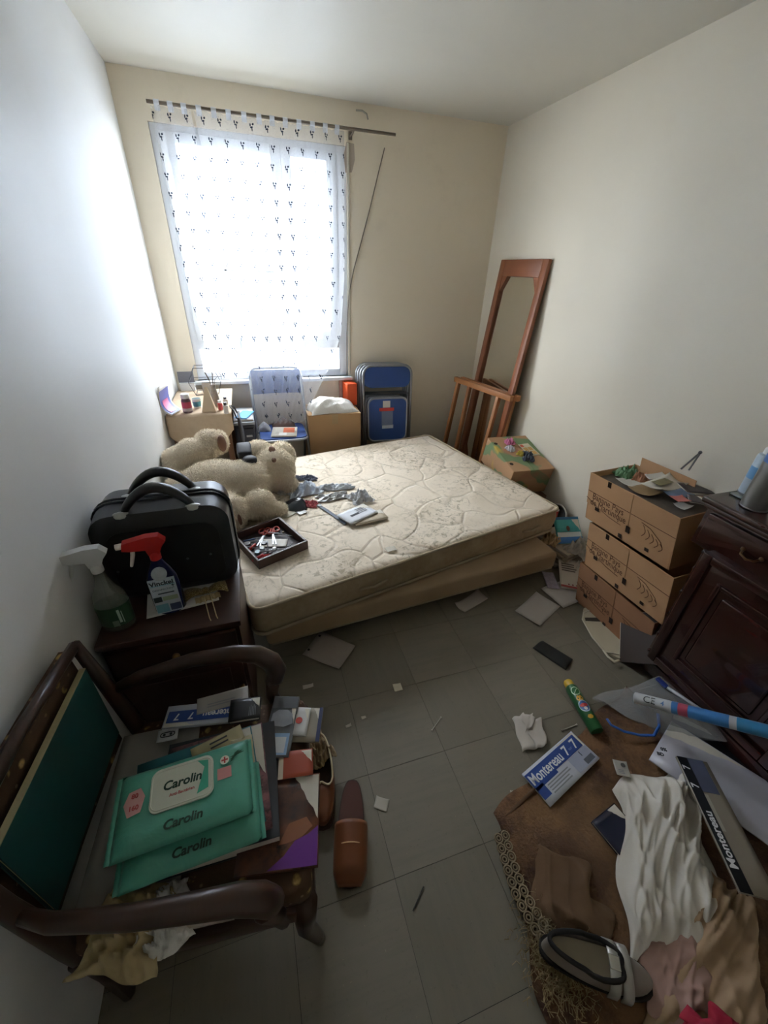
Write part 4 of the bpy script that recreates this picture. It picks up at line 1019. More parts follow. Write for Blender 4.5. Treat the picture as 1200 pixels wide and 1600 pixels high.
for sy in (-1, 1):
    bm = nb(); b_tube(bm, [(-.225, sy * .22, .0), (-.215, sy * .222, .22), (-.228, sy * .222, .40), (-.252, sy * .218, .60), (-.268, sy * .208, .77)], [.016, .02, .022, .018, .013], 8); obj('rear_leg', bm, m_aw, ac, smooth='all')
    bm = nb(); b_tube(bm, [(.245, sy * .215, .0), (.238, sy * .218, .04), (.215, sy * .222, .16), (.222, sy * .228, .27), (.228, sy * .228, .345)], [.014, .016, .022, .028, .026], 10); obj('front_leg', bm, m_aw, ac, smooth='all')
    ap = [(-.250, sy * .218, .575), (-.18, sy * .245, .588), (-.05, sy * .266, .600), (.06, sy * .272, .597), (.120, sy * .270, .582), (.155, sy * .267, .550), (.168, sy * .263, .512), (.160, sy * .258, .480), (.140, sy * .254, .466)]
    bm = nb(); b_tube(bm, ap, [.014, .018, .022, .026, .029, .031, .030, .026, .016], 12, sq=(.85, 1.0)); obj('armrest', bm, m_aw, ac, smooth='all')
    bm = nb(); b_tube(bm, [(.155, sy * .260, .48), (.145, sy * .250, .42), (.165, sy * .240, .36), (.175, sy * .235, .30)], [.022, .019, .02, .02], 10); obj('arm_support', bm, m_aw, ac, smooth='all')
bm = nb(); b_tube(bm, [(-.270, -.21, .765), (-.274, 0, .775), (-.270, .21, .765)], .013, 8); obj('top_rail', bm, m_aw, ac, smooth='all')

# teal board standing against the backrest
c4 = [Vector(p) for p in ((-0.489, 0.428, 0.700), (-0.484, 0.815, 0.700), (-0.457, 0.815, 0.432), (-0.514, 0.467, 0.432))]
mtx, w, h = rect_from(c4)
n = NT('teal_cloth'); n.color(n.mix(n.noise(40), lin('#0d413f'), lin('#134d4b'))).set(Roughness=.55); n.bump(n.noise(300), .1, .001); m_teal = n.m
tbrd = thing('teal_folder', 'large dark teal folder standing upright against the back of the armchair', 'folder', mtx=mtx)
bm = nb(); bx(bm, -w/2, w/2, -h/2, h/2, -.003, 0); obj('front_cover', bm, m_teal, tbrd)
bm = nb(); bx(bm, -w/2 + .004, w/2 - .004, -h/2, h/2 - .002, -.010, -.003); obj('pages', bm, M('#c7b98a', .8), tbrd)
bm = nb(); bx(bm, -w/2, w/2, -h/2, h/2, -.013, -.010); obj('back_cover', bm, m_teal, tbrd)
bm = nb(); bx(bm, -w/2, w/2, h/2, h/2 + .0022, -.013, 0); obj('edge_binding', bm, M('#b9ad84', .7), tbrd)

# pile on the seat
ZS = .416
o, w, h = paper('large pale grey envelope lying on the armchair seat beside the teal folder', [(-0.458, 0.808, 0.419), (-0.286, 0.797, 0.419), (-0.255, 0.421, 0.419), (-0.479, 0.427, 0.419)], M('#8f8b83', .8), 'envelope', 'envelope', .0006, 3)
pm = photo_mat('purple_magazine_cover', ('#4a2c22', '#7a4a30', '#2c1c1a'), 9)
b1, w, h = book('magazine', 'glossy magazine with a purple dress on its cover, overhanging the armchair seat', [(-0.142, 0.591, 0.424), (0.027, 0.558, 0.424), (0.021, 0.366, 0.424), (-0.161, 0.400, 0.424)], .008, pm)
bm = nb(); b_prism(bm, [(-.02 * 1, -h / 2 + .002), (w / 2 - .002, -h / 2 + .002), (w / 2 - .002, -.02), (w * .36, -.035), (w * .20, -.045), (w * .08, -.07)], .0004, None, .0092); obj('purple_dress', bm, M('#6c2a8a', .4), b1)
bm = nb(); b_prism(bm, [(.0, -.05), (.02, -.01), (.06, .0), (.075, -.02), (.05, -.04), (.02, -.048)], .0003, None, .0092); obj('skin_picture', bm, M('#8f5a3a', .4), b1)
b2, w, h = book('book', 'red-orange paperback on the far front corner of the armchair seat', [(-0.062, 0.633, 0.424), (0.027, 0.621, 0.424), (0.030, 0.553, 0.424), (-0.055, 0.565, 0.424)], .014, M('#a84a30', .5), 'book')
rectp(b2, w, h, 0, .14, 0, 1, M('#d5cbb8', .6), .0153)
b3, w, h = book('magazine', 'magazine showing a grey cap, at the front far corner of the armchair', [(-0.086, 0.807, 0.430), (0.009, 0.784, 0.430), (-0.022, 0.609, 0.430), (-0.069, 0.628, 0.430)], .012, M('#6d7076', .4))
rectp(b3, w, h, .02, .98, .78, .98, M('#595b60', .4), .0135); bm = nb(); b_prism(bm, [(-w*.42, h*.06), (-w*.40, h*.18), (-w*.2, h*.25), (w*.15, h*.25), (w*.36, h*.18), (w*.42, h*.02), (w*.1, -h*.04), (-w*.25, -h*.02)], .0004, None, .0137); obj('cap_picture', bm, M('#9a9fa9', .5, var=.25, scale=30), b3)
rectp(b3, w, h, .05, .9, .03, .36, M('#93b4d8', .4), .0136); rectp(b3, w, h, .35, .8, .06, .3, M('#d9dde4', .4), .0139)
b3b, w, h = book('magazine', 'white magazine with a red dot peeping out behind the grey cap magazine', [(-0.009, 0.763, 0.424), (0.047, 0.743, 0.424), (0.021, 0.666, 0.424), (-0.027, 0.680, 0.424)], .006, M('#c9c7c6', .5))
bm = nb(); b_lathe(bm, [(0, 0), (.010, 0), (.010, .0004), (0, .0004)], 14, (.0, -.0, .0074)); obj('red_dot', bm, M('#b8352c', .5), b3b)
b4, w, h = book('folder', 'beige folder with a navy spine at the far front edge of the armchair seat', [(0.003, 0.764, 0.417), (0.078, 0.739, 0.417), (0.058, 0.641, 0.417), (-0.012, 0.661, 0.417)], .004, M('#968e7f', .7), 'folder')
rectp(b4, w, h, .86, 1, 0, 1, M('#2b3560', .5), .0055)
bk, w, h = book('book', 'black book with small white lettering at the far side of the armchair', [(-0.179, 0.809, 0.450), (-0.091, 0.801, 0.450), (-0.096, 0.732, 0.450), (-0.177, 0.742, 0.450)], .012, M('#141417', .35), 'book')
for k in range(5): rectp(bk, w, h, .64 + .05 * k, .655 + .05 * k, .15, .55 + .08 * (k % 2), M('#8d8d90', .5), .0134, 'text_line')
mn_blue = M('#2b4a94', .45, var=.06, name='town_magazine_blue')
def monteau(label, corners, t, lift=0.0, flip=False, base=None, blue=None, tcol=None):
    b, w, h = book('town_magazine', label, corners, t, base or M('#c3c6d0', .5, var=.04), 'magazine', lift=lift)
    return b, w, h
mb, w, h = monteau('blue and white town magazine lying upside down on the armchair', [(-0.101, 0.739, 0.436), (-0.358, 0.788, 0.436), (-0.349, 0.848, 0.436), (-0.103, 0.812, 0.436)], .008)
rectp(mb, w, h, .03, .97, .28, .80, mn_blue, .0095)
text('Montereau', h * .42, m_inkw, mb, T(-w * .12, h * .04, .0099), sx=.9, bold=.0006); text('7', h * .42, m_inkw, mb, T(w * .22, h * .04, .0099), bold=.0006); text('7', h * .42, m_inkw, mb, T(w * .37, h * .04, .0099), bold=.0006)
o, w, h = paper('white sheet sticking out behind the town magazine on the armchair', [(-0.285, 0.844, 0.446), (-0.142, 0.856, 0.446), (-0.113, 0.806, 0.446), (-0.255, 0.806, 0.446)], M('#a9a4a0', .8), curl=.001, seed=8)
lines(o, w, h, .2, .9, .2, .5, 2, .0032)
fl, w, h = paper('small white leaflet with a game controller icon on the armchair', [(-0.366, 0.786, 0.440), (-0.317, 0.777, 0.440), (-0.312, 0.750, 0.440), (-0.366, 0.744, 0.440)], M('#b9b9bd', .6), 'leaflet', 'leaflet', .001, 9)
bm = nb(); b_tube(bm, [(x, y * .6, .0036) for x, y in rr(w * .34, -h * .3, h * .3, h * .25)], .0013, 6, closed=True); obj('icon_outline', bm, m_ink, fl)
for sx in (-.16, .16): bm = nb(); b_lathe(bm, [(0, .0030), (.0035, .0030), (.0035, .0040), (0, .0040)], 10, (sx * w, 0, 0)); obj('icon_dot', bm, m_ink, fl)
bD, w, h = book('album', 'thick dark grey photo album in the middle of the armchair pile', [(-0.330, 0.725, 0.466), (-0.073, 0.706, 0.466), (-0.052, 0.441, 0.466), (-0.329, 0.437, 0.466)], .042, M('#33363c', .5), 'album', lift=-.046, hard=True)
bE, w, h = book('magazine', 'magazine with a dark pink patterned edge under the teal magazine', [(-0.283, 0.707, 0.474), (-0.100, 0.701, 0.474), (-0.071, 0.460, 0.474), (-0.341, 0.435, 0.474)], .006, photo_mat('pink_cover', ('#5b3b40', '#8a5a5e', '#2f2427'), 30), lift=-.006)
bF, w, h = book('magazine', 'teal magazine directly under the green wipes packs', [(-0.366, 0.676, 0.484), (-0.119, 0.700, 0.484), (-0.093, 0.469, 0.484), (-0.382, 0.434, 0.484)], .008, M('#2f7078', .5), lift=-.009)
o, w, h = paper('cream card with black print sticking out above the green wipes packs', [(-0.269, 0.675, 0.487), (-0.148, 0.708, 0.487), (-0.132, 0.670, 0.487), (-0.252, 0.633, 0.487)], M('#b3a982', .7), 'card', 'card', .0008, 6)
for k in range(2): rectp(o, w, h, .35, .7, .35 + .28 * k, .45 + .28 * k, m_ink, .0028, 'text_line')
o, w, h = paper('cream sheet showing at the right side of the green wipes packs', [(-0.132, 0.672, 0.488), (-0.116, 0.668, 0.488), (-0.104, 0.492, 0.488), (-0.194, 0.481, 0.488)], M('#b9b08e', .7), 'paper', 'paper_sheet', .0008, 16)
# two packs of wipes
n = NT('wipes_film'); x, y, z = n.xyz(); wr = n.noise(18, 3, .6, dist=.8)
n.color(n.mix(n.noise(5), lin('#4f9d86'), lin('#63b09a'))).set(Roughness=.28); n.bump(wr, .35, .01); m_wipe = n.m
def wipes(label, corners, lift, seed):
    mtx, w, h = rect_from(corners)
    t = thing('wipes_pack', label, 'wipes pack', mtx=Matrix.Translation((0, 0, lift)) @ mtx, group='green wipes packs')
    T_ = .038
    bm = nb()
    def f(s):
        def g(u, v):
            ex = min(1, 9 * min(u, 1 - u)); ey = min(1, 6 * min(v, 1 - v))
            e = (ex ** .6) * (ey ** .5)
            zz = T_ / 2 + s * (T_ / 2 - .001) * e + (.0022 * sin(14 * u + seed) * sin(9 * v + 2 * seed) * e if s > 0 else 0)
            return ((u - .5) * w, (v - .5) * h, zz if s > 0 else max(.0, zz))
        return g
    b_grid(bm, 28, 20, f(1)); b_grid(bm, 28, 20, f(-1)); bmesh.ops.remove_doubles(bm, verts=bm.verts[:], dist=.0004)
    obj('pack', bm, m_wipe, t, smooth='all')
    for sx in (-1, 1): bm = nb(); b_grid(bm, 2, 26, lambda u, v: (sx * (w / 2 - .002 + .010 * u), (v - .5) * h * .98, T_ / 2 + .0015 * sin(60 * v) * u), .0008); obj('crimped_end', bm, m_wipe, t, smooth='all')
    bm = nb(); b_prism(bm, rr(w * .235, -h * .27, h * .27, .018), .004, T(-.004, h * .10, T_ - .0005)); lid = obj('lid', bm, M('#cfd2c0', .35), t, smooth=True)
    bm = nb(); b_tube(bm, [(x - .004, y + h * .10, T_ + .0035) for x, y in rr(w * .225, -h * .24, h * .24, .016)], .0014, 6, closed=True); obj('lid_rim', bm, M('#dadccb', .35), lid, smooth='all')
    bm = nb(); b_prism(bm, [(.03, -h*.2), (.053, -h*.16), (.053, h*.2), (.03, h*.23), (.045, .02)], .0003, T(-.004, h * .10, T_ + .0036)); obj('lid_print', bm, M('#3ea888', .4), lid)
    text('Carolin', .026, M('#123c2c', .5), lid, T(-.004, h * .12, T_ + .0039), bold=.0007, shear=.15)
    text('Anti-Bactérien', .0085, M('#b5443f', .5), lid, T(-.004, h * .12 - .021, T_ + .0039), bold=.0002)
    for s_, yy in (('80', .012), ('160', -.012)): text(s_, .013, M('#b5443f', .5), t, T(-w * .36, h * .06 + yy, T_ + .0026), bold=.0004)
    bm = nb(); b_prism(bm, [(-.02, 0), (-.012, .024), (.010, .028), (.02, .008), (.014, -.022), (-.01, -.026)], .0003, T(-w * .36, h * .05, T_ + .0018)); obj('pink_badge', bm, M('#cf9a94', .5), t)
    bm = nb(); b_lathe(bm, [(0, 0), (.010, 0), (.010, .0003), (0, .0003)], 16, (w * .31, h * .23, T_ + .0012)); cr = obj('cross_badge', bm, M('#dcd6c6', .5), t)
    bm = nb(); bx(bm, w*.31 - .007, w*.31 + .007, h*.23 - .0018, h*.23 + .0018, T_ + .0014, T_ + .0018); bx(bm, w*.31 - .0018, w*.31 + .0018, h*.23 - .007, h*.23 + .007, T_ + .0014, T_ + .0019); obj('cross', bm, M('#b5443f', .5), cr)
    bm = nb(); bx(bm, w * .25, w * .36, -h * .02, h * .13, T_ + .0014, T_ + .0018); obj('pink_panel', bm, M('#c98a84', .5), t)
    for k in range(3): bm = nb(); b_prism(bm, [(0, 0), (.006, .004), (.022, .024), (.012, .020)], .0003, T(w * .35, h * .17 + .006 * k, T_ + .0013, 0, 0, -.35 * k)); obj('leaf_print', bm, M('#175a3c', .5), t)
    text('Carolin', .025, M('#123c2c', .5), t, T(.0, -h * .345, T_ + .0026, -.06), bold=.0007, shear=.15)
    return t
cA = [Vector(p) for p in ((-0.396, 0.609, 0.565), (-0.136, 0.626, 0.565), (-0.096, 0.459, 0.565), (-0.376, 0.447, 0.565))]
sh = Vector((.012, -.038, 0))
wipes('lower green wipes pack, sticking out towards the near armrest', [p + sh for p in cA], -.565 + .488, 1.0)
wipes('top green wipes pack, with its whole white lid showing', cA, -.565 + .528, 2.3)
# things stuffed along the near side of the seat, under the armrest
crum('cream_cloth', 'crumpled cream cloth hanging over the near back corner of the armchair seat', 'cloth', (-0.362, 0.378, 0.418), (.15, .13, .05), -.3, M('#b5a27a', .8, var=.2), 21)
crum('white_plastic_bag', 'crumpled white plastic bag under the near armrest', 'plastic bag', (-0.304, 0.374, 0.418), (.11, .11, .045), .2, m_wbag, 22)
bR, w, h = book('packet', 'red and white printed packet under the near armrest', [(-0.276, 0.406, 0.418), (-0.177, 0.385, 0.418), (-0.154, 0.341, 0.418), (-0.266, 0.346, 0.418)], .008, M('#b5aaa2', .5), 'packet')
bm = nb(); b_prism(bm, [(-w*.45, -h*.4), (w*.0, -h*.4), (w*.2, -h*.1), (w*.1, h*.4), (-w*.1, h*.4), (-w*.12, h*.05)], .0004, None, .0096); obj('red_print', bm, M('#a5352e', .5), bR)

# ------------------------------------------------------------------ slippers by the armchair
m_lea = M('#744224', .45, var=.25, scale=8, bump=.12, name='brown_leather'); m_sole = M('#3b2418', .7)
def slipper_poly(L, wd):
    P = []
    for i in range(28):
        a = 2 * pi * i / 28; yv = sin(a); wv = wd * (.92 + .12 * yv)
        P.append((math.copysign(abs(cos(a)) ** .62, cos(a)) * wv, math.copysign(abs(yv) ** .9, yv) * L / 2))
    return P
sp = thing('slipper', 'brown leather open-back slipper standing free on the floor', 'slipper', (.125, .568, 0), R_(165))
bm = nb(); b_prism(bm, slipper_poly(.285, .047), .022); obj('sole', bm, m_sole, sp, smooth=True)
bm = nb(); b_prism(bm, slipper_poly(.275, .043), .004, None, .022); obj('insole', bm, M('#4d2415', .7), sp, smooth=True)
bm = nb(); b_grid(bm, 16, 14, lambda u, v: (.050 * cos(pi * u) * (1 - .12 * v ** 3 - 1.6 * max(0, v - .82)), lerp(-.005, .142, v), .016 + (.058 - .024 * v ** 2) * (1 - max(0, v - .82) / .18 * .8) * sin(pi * u) ** .65), .003); obj('upper', bm, m_lea, sp, smooth='all')
bm = nb(); b_tube(bm, [(.044 * cos(pi * i / 12), .055, .018 + .0565 * sin(pi * i / 12) ** .65) for i in range(1, 12)], .0016, 6); obj('stitching', bm, M('#c9a37a', .6), sp)
# second shoe: cream-lined loafer tucked against the armchair
s2_ = thing('loafer', 'brown loafer with cream lining half hidden beside the armchair pile', 'shoe', (.060, .735, 0), R_(172))
bm = nb(); b_prism(bm, slipper_poly(.285, .047), .020); obj('sole', bm, m_sole, s2_, smooth=True)
def loaf(u, v):
    a = 2 * pi * u; yv = sin(a); wd = .047 * (.92 + .12 * yv); x, y = cos(a) * wd, yv * .138
    toe = max(0, yv) ** 2
    hh_ = .058 + .006 * (yv < 0) ; k = v ** 1.6
    if v > .5 and yv > -.1: x *= 1 - .45 * (v - .5) * 2 * toe * 1.4; y *= 1 - .75 * (v - .5) * 2 * max(0, yv)
    return (x * (1 - .12 * k), y * (1 - .06 * k), .018 + hh_ * v)
bm = nb(); b_grid(bm, 40, 8, loaf, .003); bmesh.ops.remove_doubles(bm, verts=bm.verts[:], dist=.0005); obj('upper', bm, m_lea, s2_, smooth='all')
bm = nb(); b_tube(bm, [loaf(i / 30, 1.0) for i in range(30)], .0035, 6, closed=True); obj('collar', bm, M('#b9a88a', .8), s2_, smooth='all')
bm = nb(); b_prism(bm, slipper_poly(.26, .040), .004, None, .022); obj('insole', bm, M('#3b2a20', .8), s2_, smooth=True)
crum('beige_sock', 'ribbed beige sock stuffed into the brown loafer', 'sock', (0.058, 0.819, 0.060), (.09, .12, .06), .4, M('#9b8567', .9, bump=.4, bscale=120), 31)

# ------------------------------------------------------------------ right side: sideboard, fruit cartons, clutter
sd = thing('sideboard', 'dark varnished sideboard with panelled doors along the right wall', 'sideboard', (1.745, .25, 0))
m_hl = M('#5e4a30', .3, .8, name='aged_brass')
bm = nb(); bx(bm, -.215, .180, -.575, .632, .862, .888, .008, 3); obj('sideboard_top', bm, m_varn, sd, smooth=True)
bm = nb(); bx(bm, -.205, .178, -.565, .622, .845, .862, .004); obj('moulding', bm, m_varn, sd, smooth=True)
bm = nb(); bx(bm, -.185, .178, -.55, .560, .09, .845, .004); obj('body', bm, m_varn, sd, smooth=True)
bm = nb(); bx(bm, -.190, .178, -.55, .612, .690, .846, .005); obj('drawer_case', bm, m_varn, sd, smooth=True)
bm = nb(); bx(bm, -.195, .178, -.56, .572, .03, .095, .008); obj('plinth', bm, m_varn, sd, smooth=True)
for sx in (-.15, .15):
    for sy in (-.52, .53): bm = nb(); b_ball(bm, (sx, sy, .018), (.03, .03, .018), 12, 8); obj('foot', bm, m_varn, sd, smooth='all')
for k, (ya, yb) in enumerate(((.035, .54), (-.53, .0))):
    bm = nb(); bx(bm, -.206, -.189, ya, yb + (.05 if k == 0 else 0), .715, .835, .006, 3); d = obj('drawer', bm, m_varn, sd, smooth=True)
    ym = (ya + yb) / 2
    for hy in ((ya + .13, yb - .13)):
        bm = nb(); b_tube(bm, [(-.205, hy - .03, .775), (-.222, hy - .022, .765), (-.226, hy, .758), (-.222, hy + .022, .765), (-.205, hy + .03, .775)], .004, 8); b_ball(bm, (-.206, hy - .03, .776), .008, 10, 6); b_ball(bm, (-.206, hy + .03, .776), .008, 10, 6); obj('drawer_pull', bm, m_hl, d, smooth='all')
    bm = nb(); bx(bm, -.200, -.185, ya, yb, .115, .695, .005); d = obj('door', bm, m_varn, sd, smooth=True)
    z0, z1 = .115, .695
    for i, (ins, pr, wd) in enumerate(((.0, .012, .035), (.085, .008, .018))):
        for q in ((ya + ins, ya + ins + wd, z0 + ins, z1 - ins), (yb - ins - wd, yb - ins, z0 + ins, z1 - ins)):
            bm = nb(); bx(bm, -.200 - pr, -.198, q[0], q[1], q[2], q[3], .005, 3); obj('door_moulding', bm, m_varn, d, smooth=True)
        for q in ((ya + ins + wd, yb - ins - wd, z0 + ins, z0 + ins + wd), (ya + ins + wd, yb - ins - wd, z1 - ins - wd, z1 - ins)):
            bm = nb(); bx(bm, -.200 - pr, -.198, q[0], q[1], q[2], q[3], .005, 3); obj('door_moulding', bm, m_varn, d, smooth=True)
    bm = nb(); bx(bm, -.208, -.198, ya + .125, yb - .125, z0 + .125, z1 - .125, .008, 3); obj('raised_panel', bm, m_varn, d, smooth=True)
    bm = nb(); b_ball(bm, (-.222, ya + .03 if k == 0 else yb - .03, .42), (.010, .008, .016), 10, 8); obj('key_plate', bm, m_hl, d, smooth='all')
for zz in (.13, .24, .36, .48, .60, .68):
    bm = nb(); b_ball(bm, (-.188, .552, zz), (.008, .008, .012), 8, 6); obj('carved_bead', bm, m_varn, sd, smooth='all')

# stack of printed fruit cartons
n = NT('fruit_cardboard'); g = n.noise(6, 4); n.color(n.mix(g, lin('#b88d64'), lin('#c79c73'))).set(Roughness=.85); n.bump(n.noise(120), .1, .002); m_fcard = n.m
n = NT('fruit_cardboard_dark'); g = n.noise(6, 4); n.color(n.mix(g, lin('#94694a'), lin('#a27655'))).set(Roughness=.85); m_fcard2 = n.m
m_brown = M('#5a3820', .8); FACE = Matrix(((0, 0, -1, 0), (-1, 0, 0, 0), (0, 1, 0, 0), (0, 0, 0, 1)))
corn = [Vector((1.659, 1.376, 0.490)), Vector((1.650, 1.290, 0.246)), Vector((1.689, 1.270, 0.000))]; STK = []
labs = ('topmost printed fruit carton, open and heaped with papers', 'middle printed fruit carton of the stack of three', 'bottom fruit carton of the stack, resting on the floor')
for k in range(3):
    dp, ln, hh_ = .315, .462, .2415
    c = corn[k]; ang = R_(5.5 - 2 * k)
    ctr = Vector((c.x, c.y, 0)) + Matrix.Rotation(ang, 3, 'Z') @ Vector((dp / 2, -ln / 2, 0)); ctr.x = min(ctr.x, 1.928 - dp / 2 - .022 + .0); ctr.z = .4865 - .2432 * k + .001
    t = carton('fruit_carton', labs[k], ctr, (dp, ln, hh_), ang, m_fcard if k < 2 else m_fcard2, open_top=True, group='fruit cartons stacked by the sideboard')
    fx = -dp / 2; STK.append(t)
    # lid band standing slightly proud, split in two halves
    for (ya, yb) in ((-.013, ln / 2 + .001), (-ln / 2 - .001, -.016)):
        bm = nb(); bx(bm, fx - .003, fx, ya, yb, .085, hh_, .001, 1); lidp = obj('lid_panel', bm, m_fcard if k < 2 else m_fcard2, t)
    for (ya, yb, za, zb) in ((-ln/2, ln/2, .150, .1525),):
        for (y0_, y1_) in ((ya, -.017), (-.012, yb)): bm = nb(); bx(bm, fx - .0036, fx - .0028, y0_, y1_, za, zb); obj('crease', bm, m_brown, t)
    for (yc, zc, hw, hz) in ((.115, .228, .010, .014), (-.014, .07, .010, .016), (.02, .018, .010, .010), (.165, .078, .012, .009), (-.12, .03, .010, .008)):
        bm = nb(); bx(bm, fx - .0042, fx - .002, yc - hw, yc + hw, zc - hz, zc + hz, .001, 1); obj('slot', bm, M('#2c1c12', .9), t)
    text('Banane Pays', .046, m_brown, t, Matrix.Translation((fx - .0034, .110, .134)) @ FACE, sx=.80)
    text('de Martinique', .046, m_brown, t, Matrix.Translation((fx - .0034, .105, .102)) @ FACE, sx=.80)
    for j in range(5):  # line drawing of a bunch of bananas
        pts = [(fx - .0034, -.085 - .022 * j - .014 * sin(pi * i / 8) , .132 - .010 * j - .052 * i / 8 + .004 * j * i / 8) for i in range(9)]
        bm = nb(); b_tube(bm, pts, .0013, 5); obj('banana_drawing', bm, m_brown, t)
    bm = nb(); b_tube(bm, [(fx - .0034, -.075, .140), (fx - .0034, -.12, .133), (fx - .0034, -.175, .100), (fx - .0034, -.185, .082)], .0014, 5); obj('banana_drawing', bm, m_brown, t)
    bm = nb(); b_tube(bm, [(fx - .0034, .235 - .07 * i, .115 - .045 * sin(i * .55)) for i in range(4)], .0012, 5); obj('banana_drawing', bm, m_brown, t)
    if k == 0:
        bm = nb(); b_box(bm, (dp / 2 - .004, .06, hh_ + .022), (.004, .28, .05), Matrix.Rotation(.1, 3, 'Y')); obj('flap', bm, m_fcard, t)
        bm = nb(); bx(bm, -dp/2 + .006, dp/2 - .006, -ln/2 + .006, ln/2 - .006, .20, .215); obj('packing', bm, M('#6d6258', .9, var=.4, scale=18, bump=.4, bscale=25), t)
for t in STK:   # the overloaded stack leans away: every carton is pushed out of square
    for o in t.children:
        for v in o.data.vertices: v.co.y += .165 * v.co.z; v.co.x -= .05 * v.co.z
ZK = .708
crum('green_bag', 'crumpled green bag in the far corner of the topmost fruit carton', 'plastic bag', (1.744, 1.376, 0.705), (.11, .10, .05), 0, M('#5f8a5e', .5), 41)
crum('peach_cloth', 'peach coloured cloth among the papers in the topmost fruit carton', 'cloth', (1.765, 1.312, 0.705), (.08, .07, .045), .5, M('#c08a6a', .8), 42)
o, w, h = paper('white envelope standing out of the topmost fruit carton', [(1.755, 1.289, 0.752), (1.864, 1.286, 0.752), (1.854, 1.259, 0.745), (1.737, 1.251, 0.745)], m_paper, 'envelope', 'envelope', .003, 43)
o, w, h = paper('white torn envelope in the middle of the topmost fruit carton', [(1.708, 1.230, 0.735), (1.914, 1.256, 0.740), (1.851, 1.176, 0.735), (1.661, 1.145, 0.735)], m_paper2, 'envelope', 'envelope', .012, 44)
rectp(o, w, h, .2, .7, .35, .8, M('#7d7550', .5, var=.4, scale=50), .016)
o, w, h = paper('photograph lying deeper among the papers of the topmost fruit carton', [(1.841, 1.276, 0.728), (1.979, 1.273, 0.728), (1.924, 1.200, 0.728), (1.786, 1.192, 0.728)], M('#8b8a86', .3, var=.5, scale=40), 'photograph', 'photograph', .004, 45)
o, w, h = paper('blue and white printed sheet near the front edge of the topmost fruit carton', [(1.721, 1.139, 0.737), (1.840, 1.148, 0.737), (1.805, 1.081, 0.737), (1.701, 1.083, 0.737)], M('#6f86a8', .4, var=.3, scale=30), 'paper', 'paper_sheet', .004, 46)
o, w, h = paper('pink card at the front edge of the topmost fruit carton', [(1.707, 1.096, 0.742), (1.776, 1.085, 0.742), (1.729, 1.043, 0.742), (1.678, 1.056, 0.742)], M('#d2786f', .5), 'card', 'card', .003, 47)
b_, w, h = book('magazine', 'thin magazine with a white edge beside the pink card', [(1.797, 1.106, 0.738), (1.833, 1.061, 0.738), (1.794, 1.001, 0.738), (1.741, 1.036, 0.738)], .006, M('#4d4148', .4))
b_, w, h = book('magazine', 'dark magazine stacked on the rear half of the topmost fruit carton', [(1.862, 1.191, 0.733), (1.977, 1.137, 0.733), (1.909, 1.064, 0.733), (1.802, 1.114, 0.733)], .012, M('#3c3539', .35))
for k_, (lab, cs, hx) in enumerate((('white folded letter at the far end of the topmost fruit carton', [(1.662, 1.337, 0.712), (1.770, 1.356, 0.712), (1.733, 1.270, 0.712), (1.622, 1.249, 0.712)], '#c9c4ba'),
        ('brown envelope along the front of the topmost fruit carton', [(1.649, 1.256, 0.712), (1.762, 1.263, 0.712), (1.732, 1.171, 0.712), (1.615, 1.162, 0.712)], '#a88c66'),
        ('white receipt at the near front corner of the topmost fruit carton', [(1.704, 1.075, 0.715), (1.766, 1.083, 0.715), (1.753, 1.029, 0.715), (1.692, 1.021, 0.715)], '#d0ccc4'))):
    paper(lab, cs, M(hx, .8), 'letter' if k_ == 0 else ('envelope' if k_ == 1 else 'receipt'), ('letter', 'envelope', 'receipt')[k_], .006, 90 + k_)
# grey glass shelves lying across carton and sideboard
n = NT('grey_glass'); n.color(n.mix(n.noise(4), lin('#868d88'), lin('#99a09a'))).set(Roughness=.08); m_gg = n.m
for k, (lab, cs) in enumerate((('dark glass shelf lying at the back of the sideboard top', [(1.568, 0.965, 0.898), (1.758, 0.979, 0.898), (1.802, 0.910, 0.898), (1.605, 0.891, 0.898)]),)):
    mtx, w, h = rect_from([Vector((1.60, .855, .8895)), Vector((1.90, .855, .8895)), Vector((1.90, .50, .8895)), Vector((1.66, .52, .8895))])
    g_ = thing('glass_shelf', lab, 'glass shelf', mtx=mtx)
    bm = nb(); bx(bm, -w/2, w/2, -h/2, h/2, 0, .006, .001, 1); obj('glass_plate', bm, m_gg, g_)
    bm = nb(); bx(bm, -w/2, w/2, h/2, h/2 + .002, 0, .006); obj('glass_edge', bm, M('#3f5a50', .1), g_)
tg = thing('metal_tongs', 'thin metal tongs sticking up behind the cartons against the right wall', 'tongs', (2.027, 1.305, 0.740))
for s_ in (0, 1):
    a, b = (Vector((1.860, 1.211, 0.807)), Vector((1.900, 1.188, 0.896))) if s_ == 0 else (Vector((1.860, 1.176, 0.817)), Vector((1.900, 1.187, 0.893)))
    bm = nb(); b_tube(bm, [a - tg.location, b - tg.location], .004, 6); obj('arm', bm, M('#8a8a8c', .3, .8), tg)
bm = nb(); b_ball(bm, Vector((1.900, 1.188, 0.896)) - tg.location, .008, 8, 6); obj('pivot', bm, M('#6b6b6e', .3, .8), tg)
crum('tissue_ball', 'crumpled grey-white tissue at the foot of the metal tongs', 'tissue', (2.033, 1.269, 0.745), (.07, .06, .05), .3, m_paper2, 48)

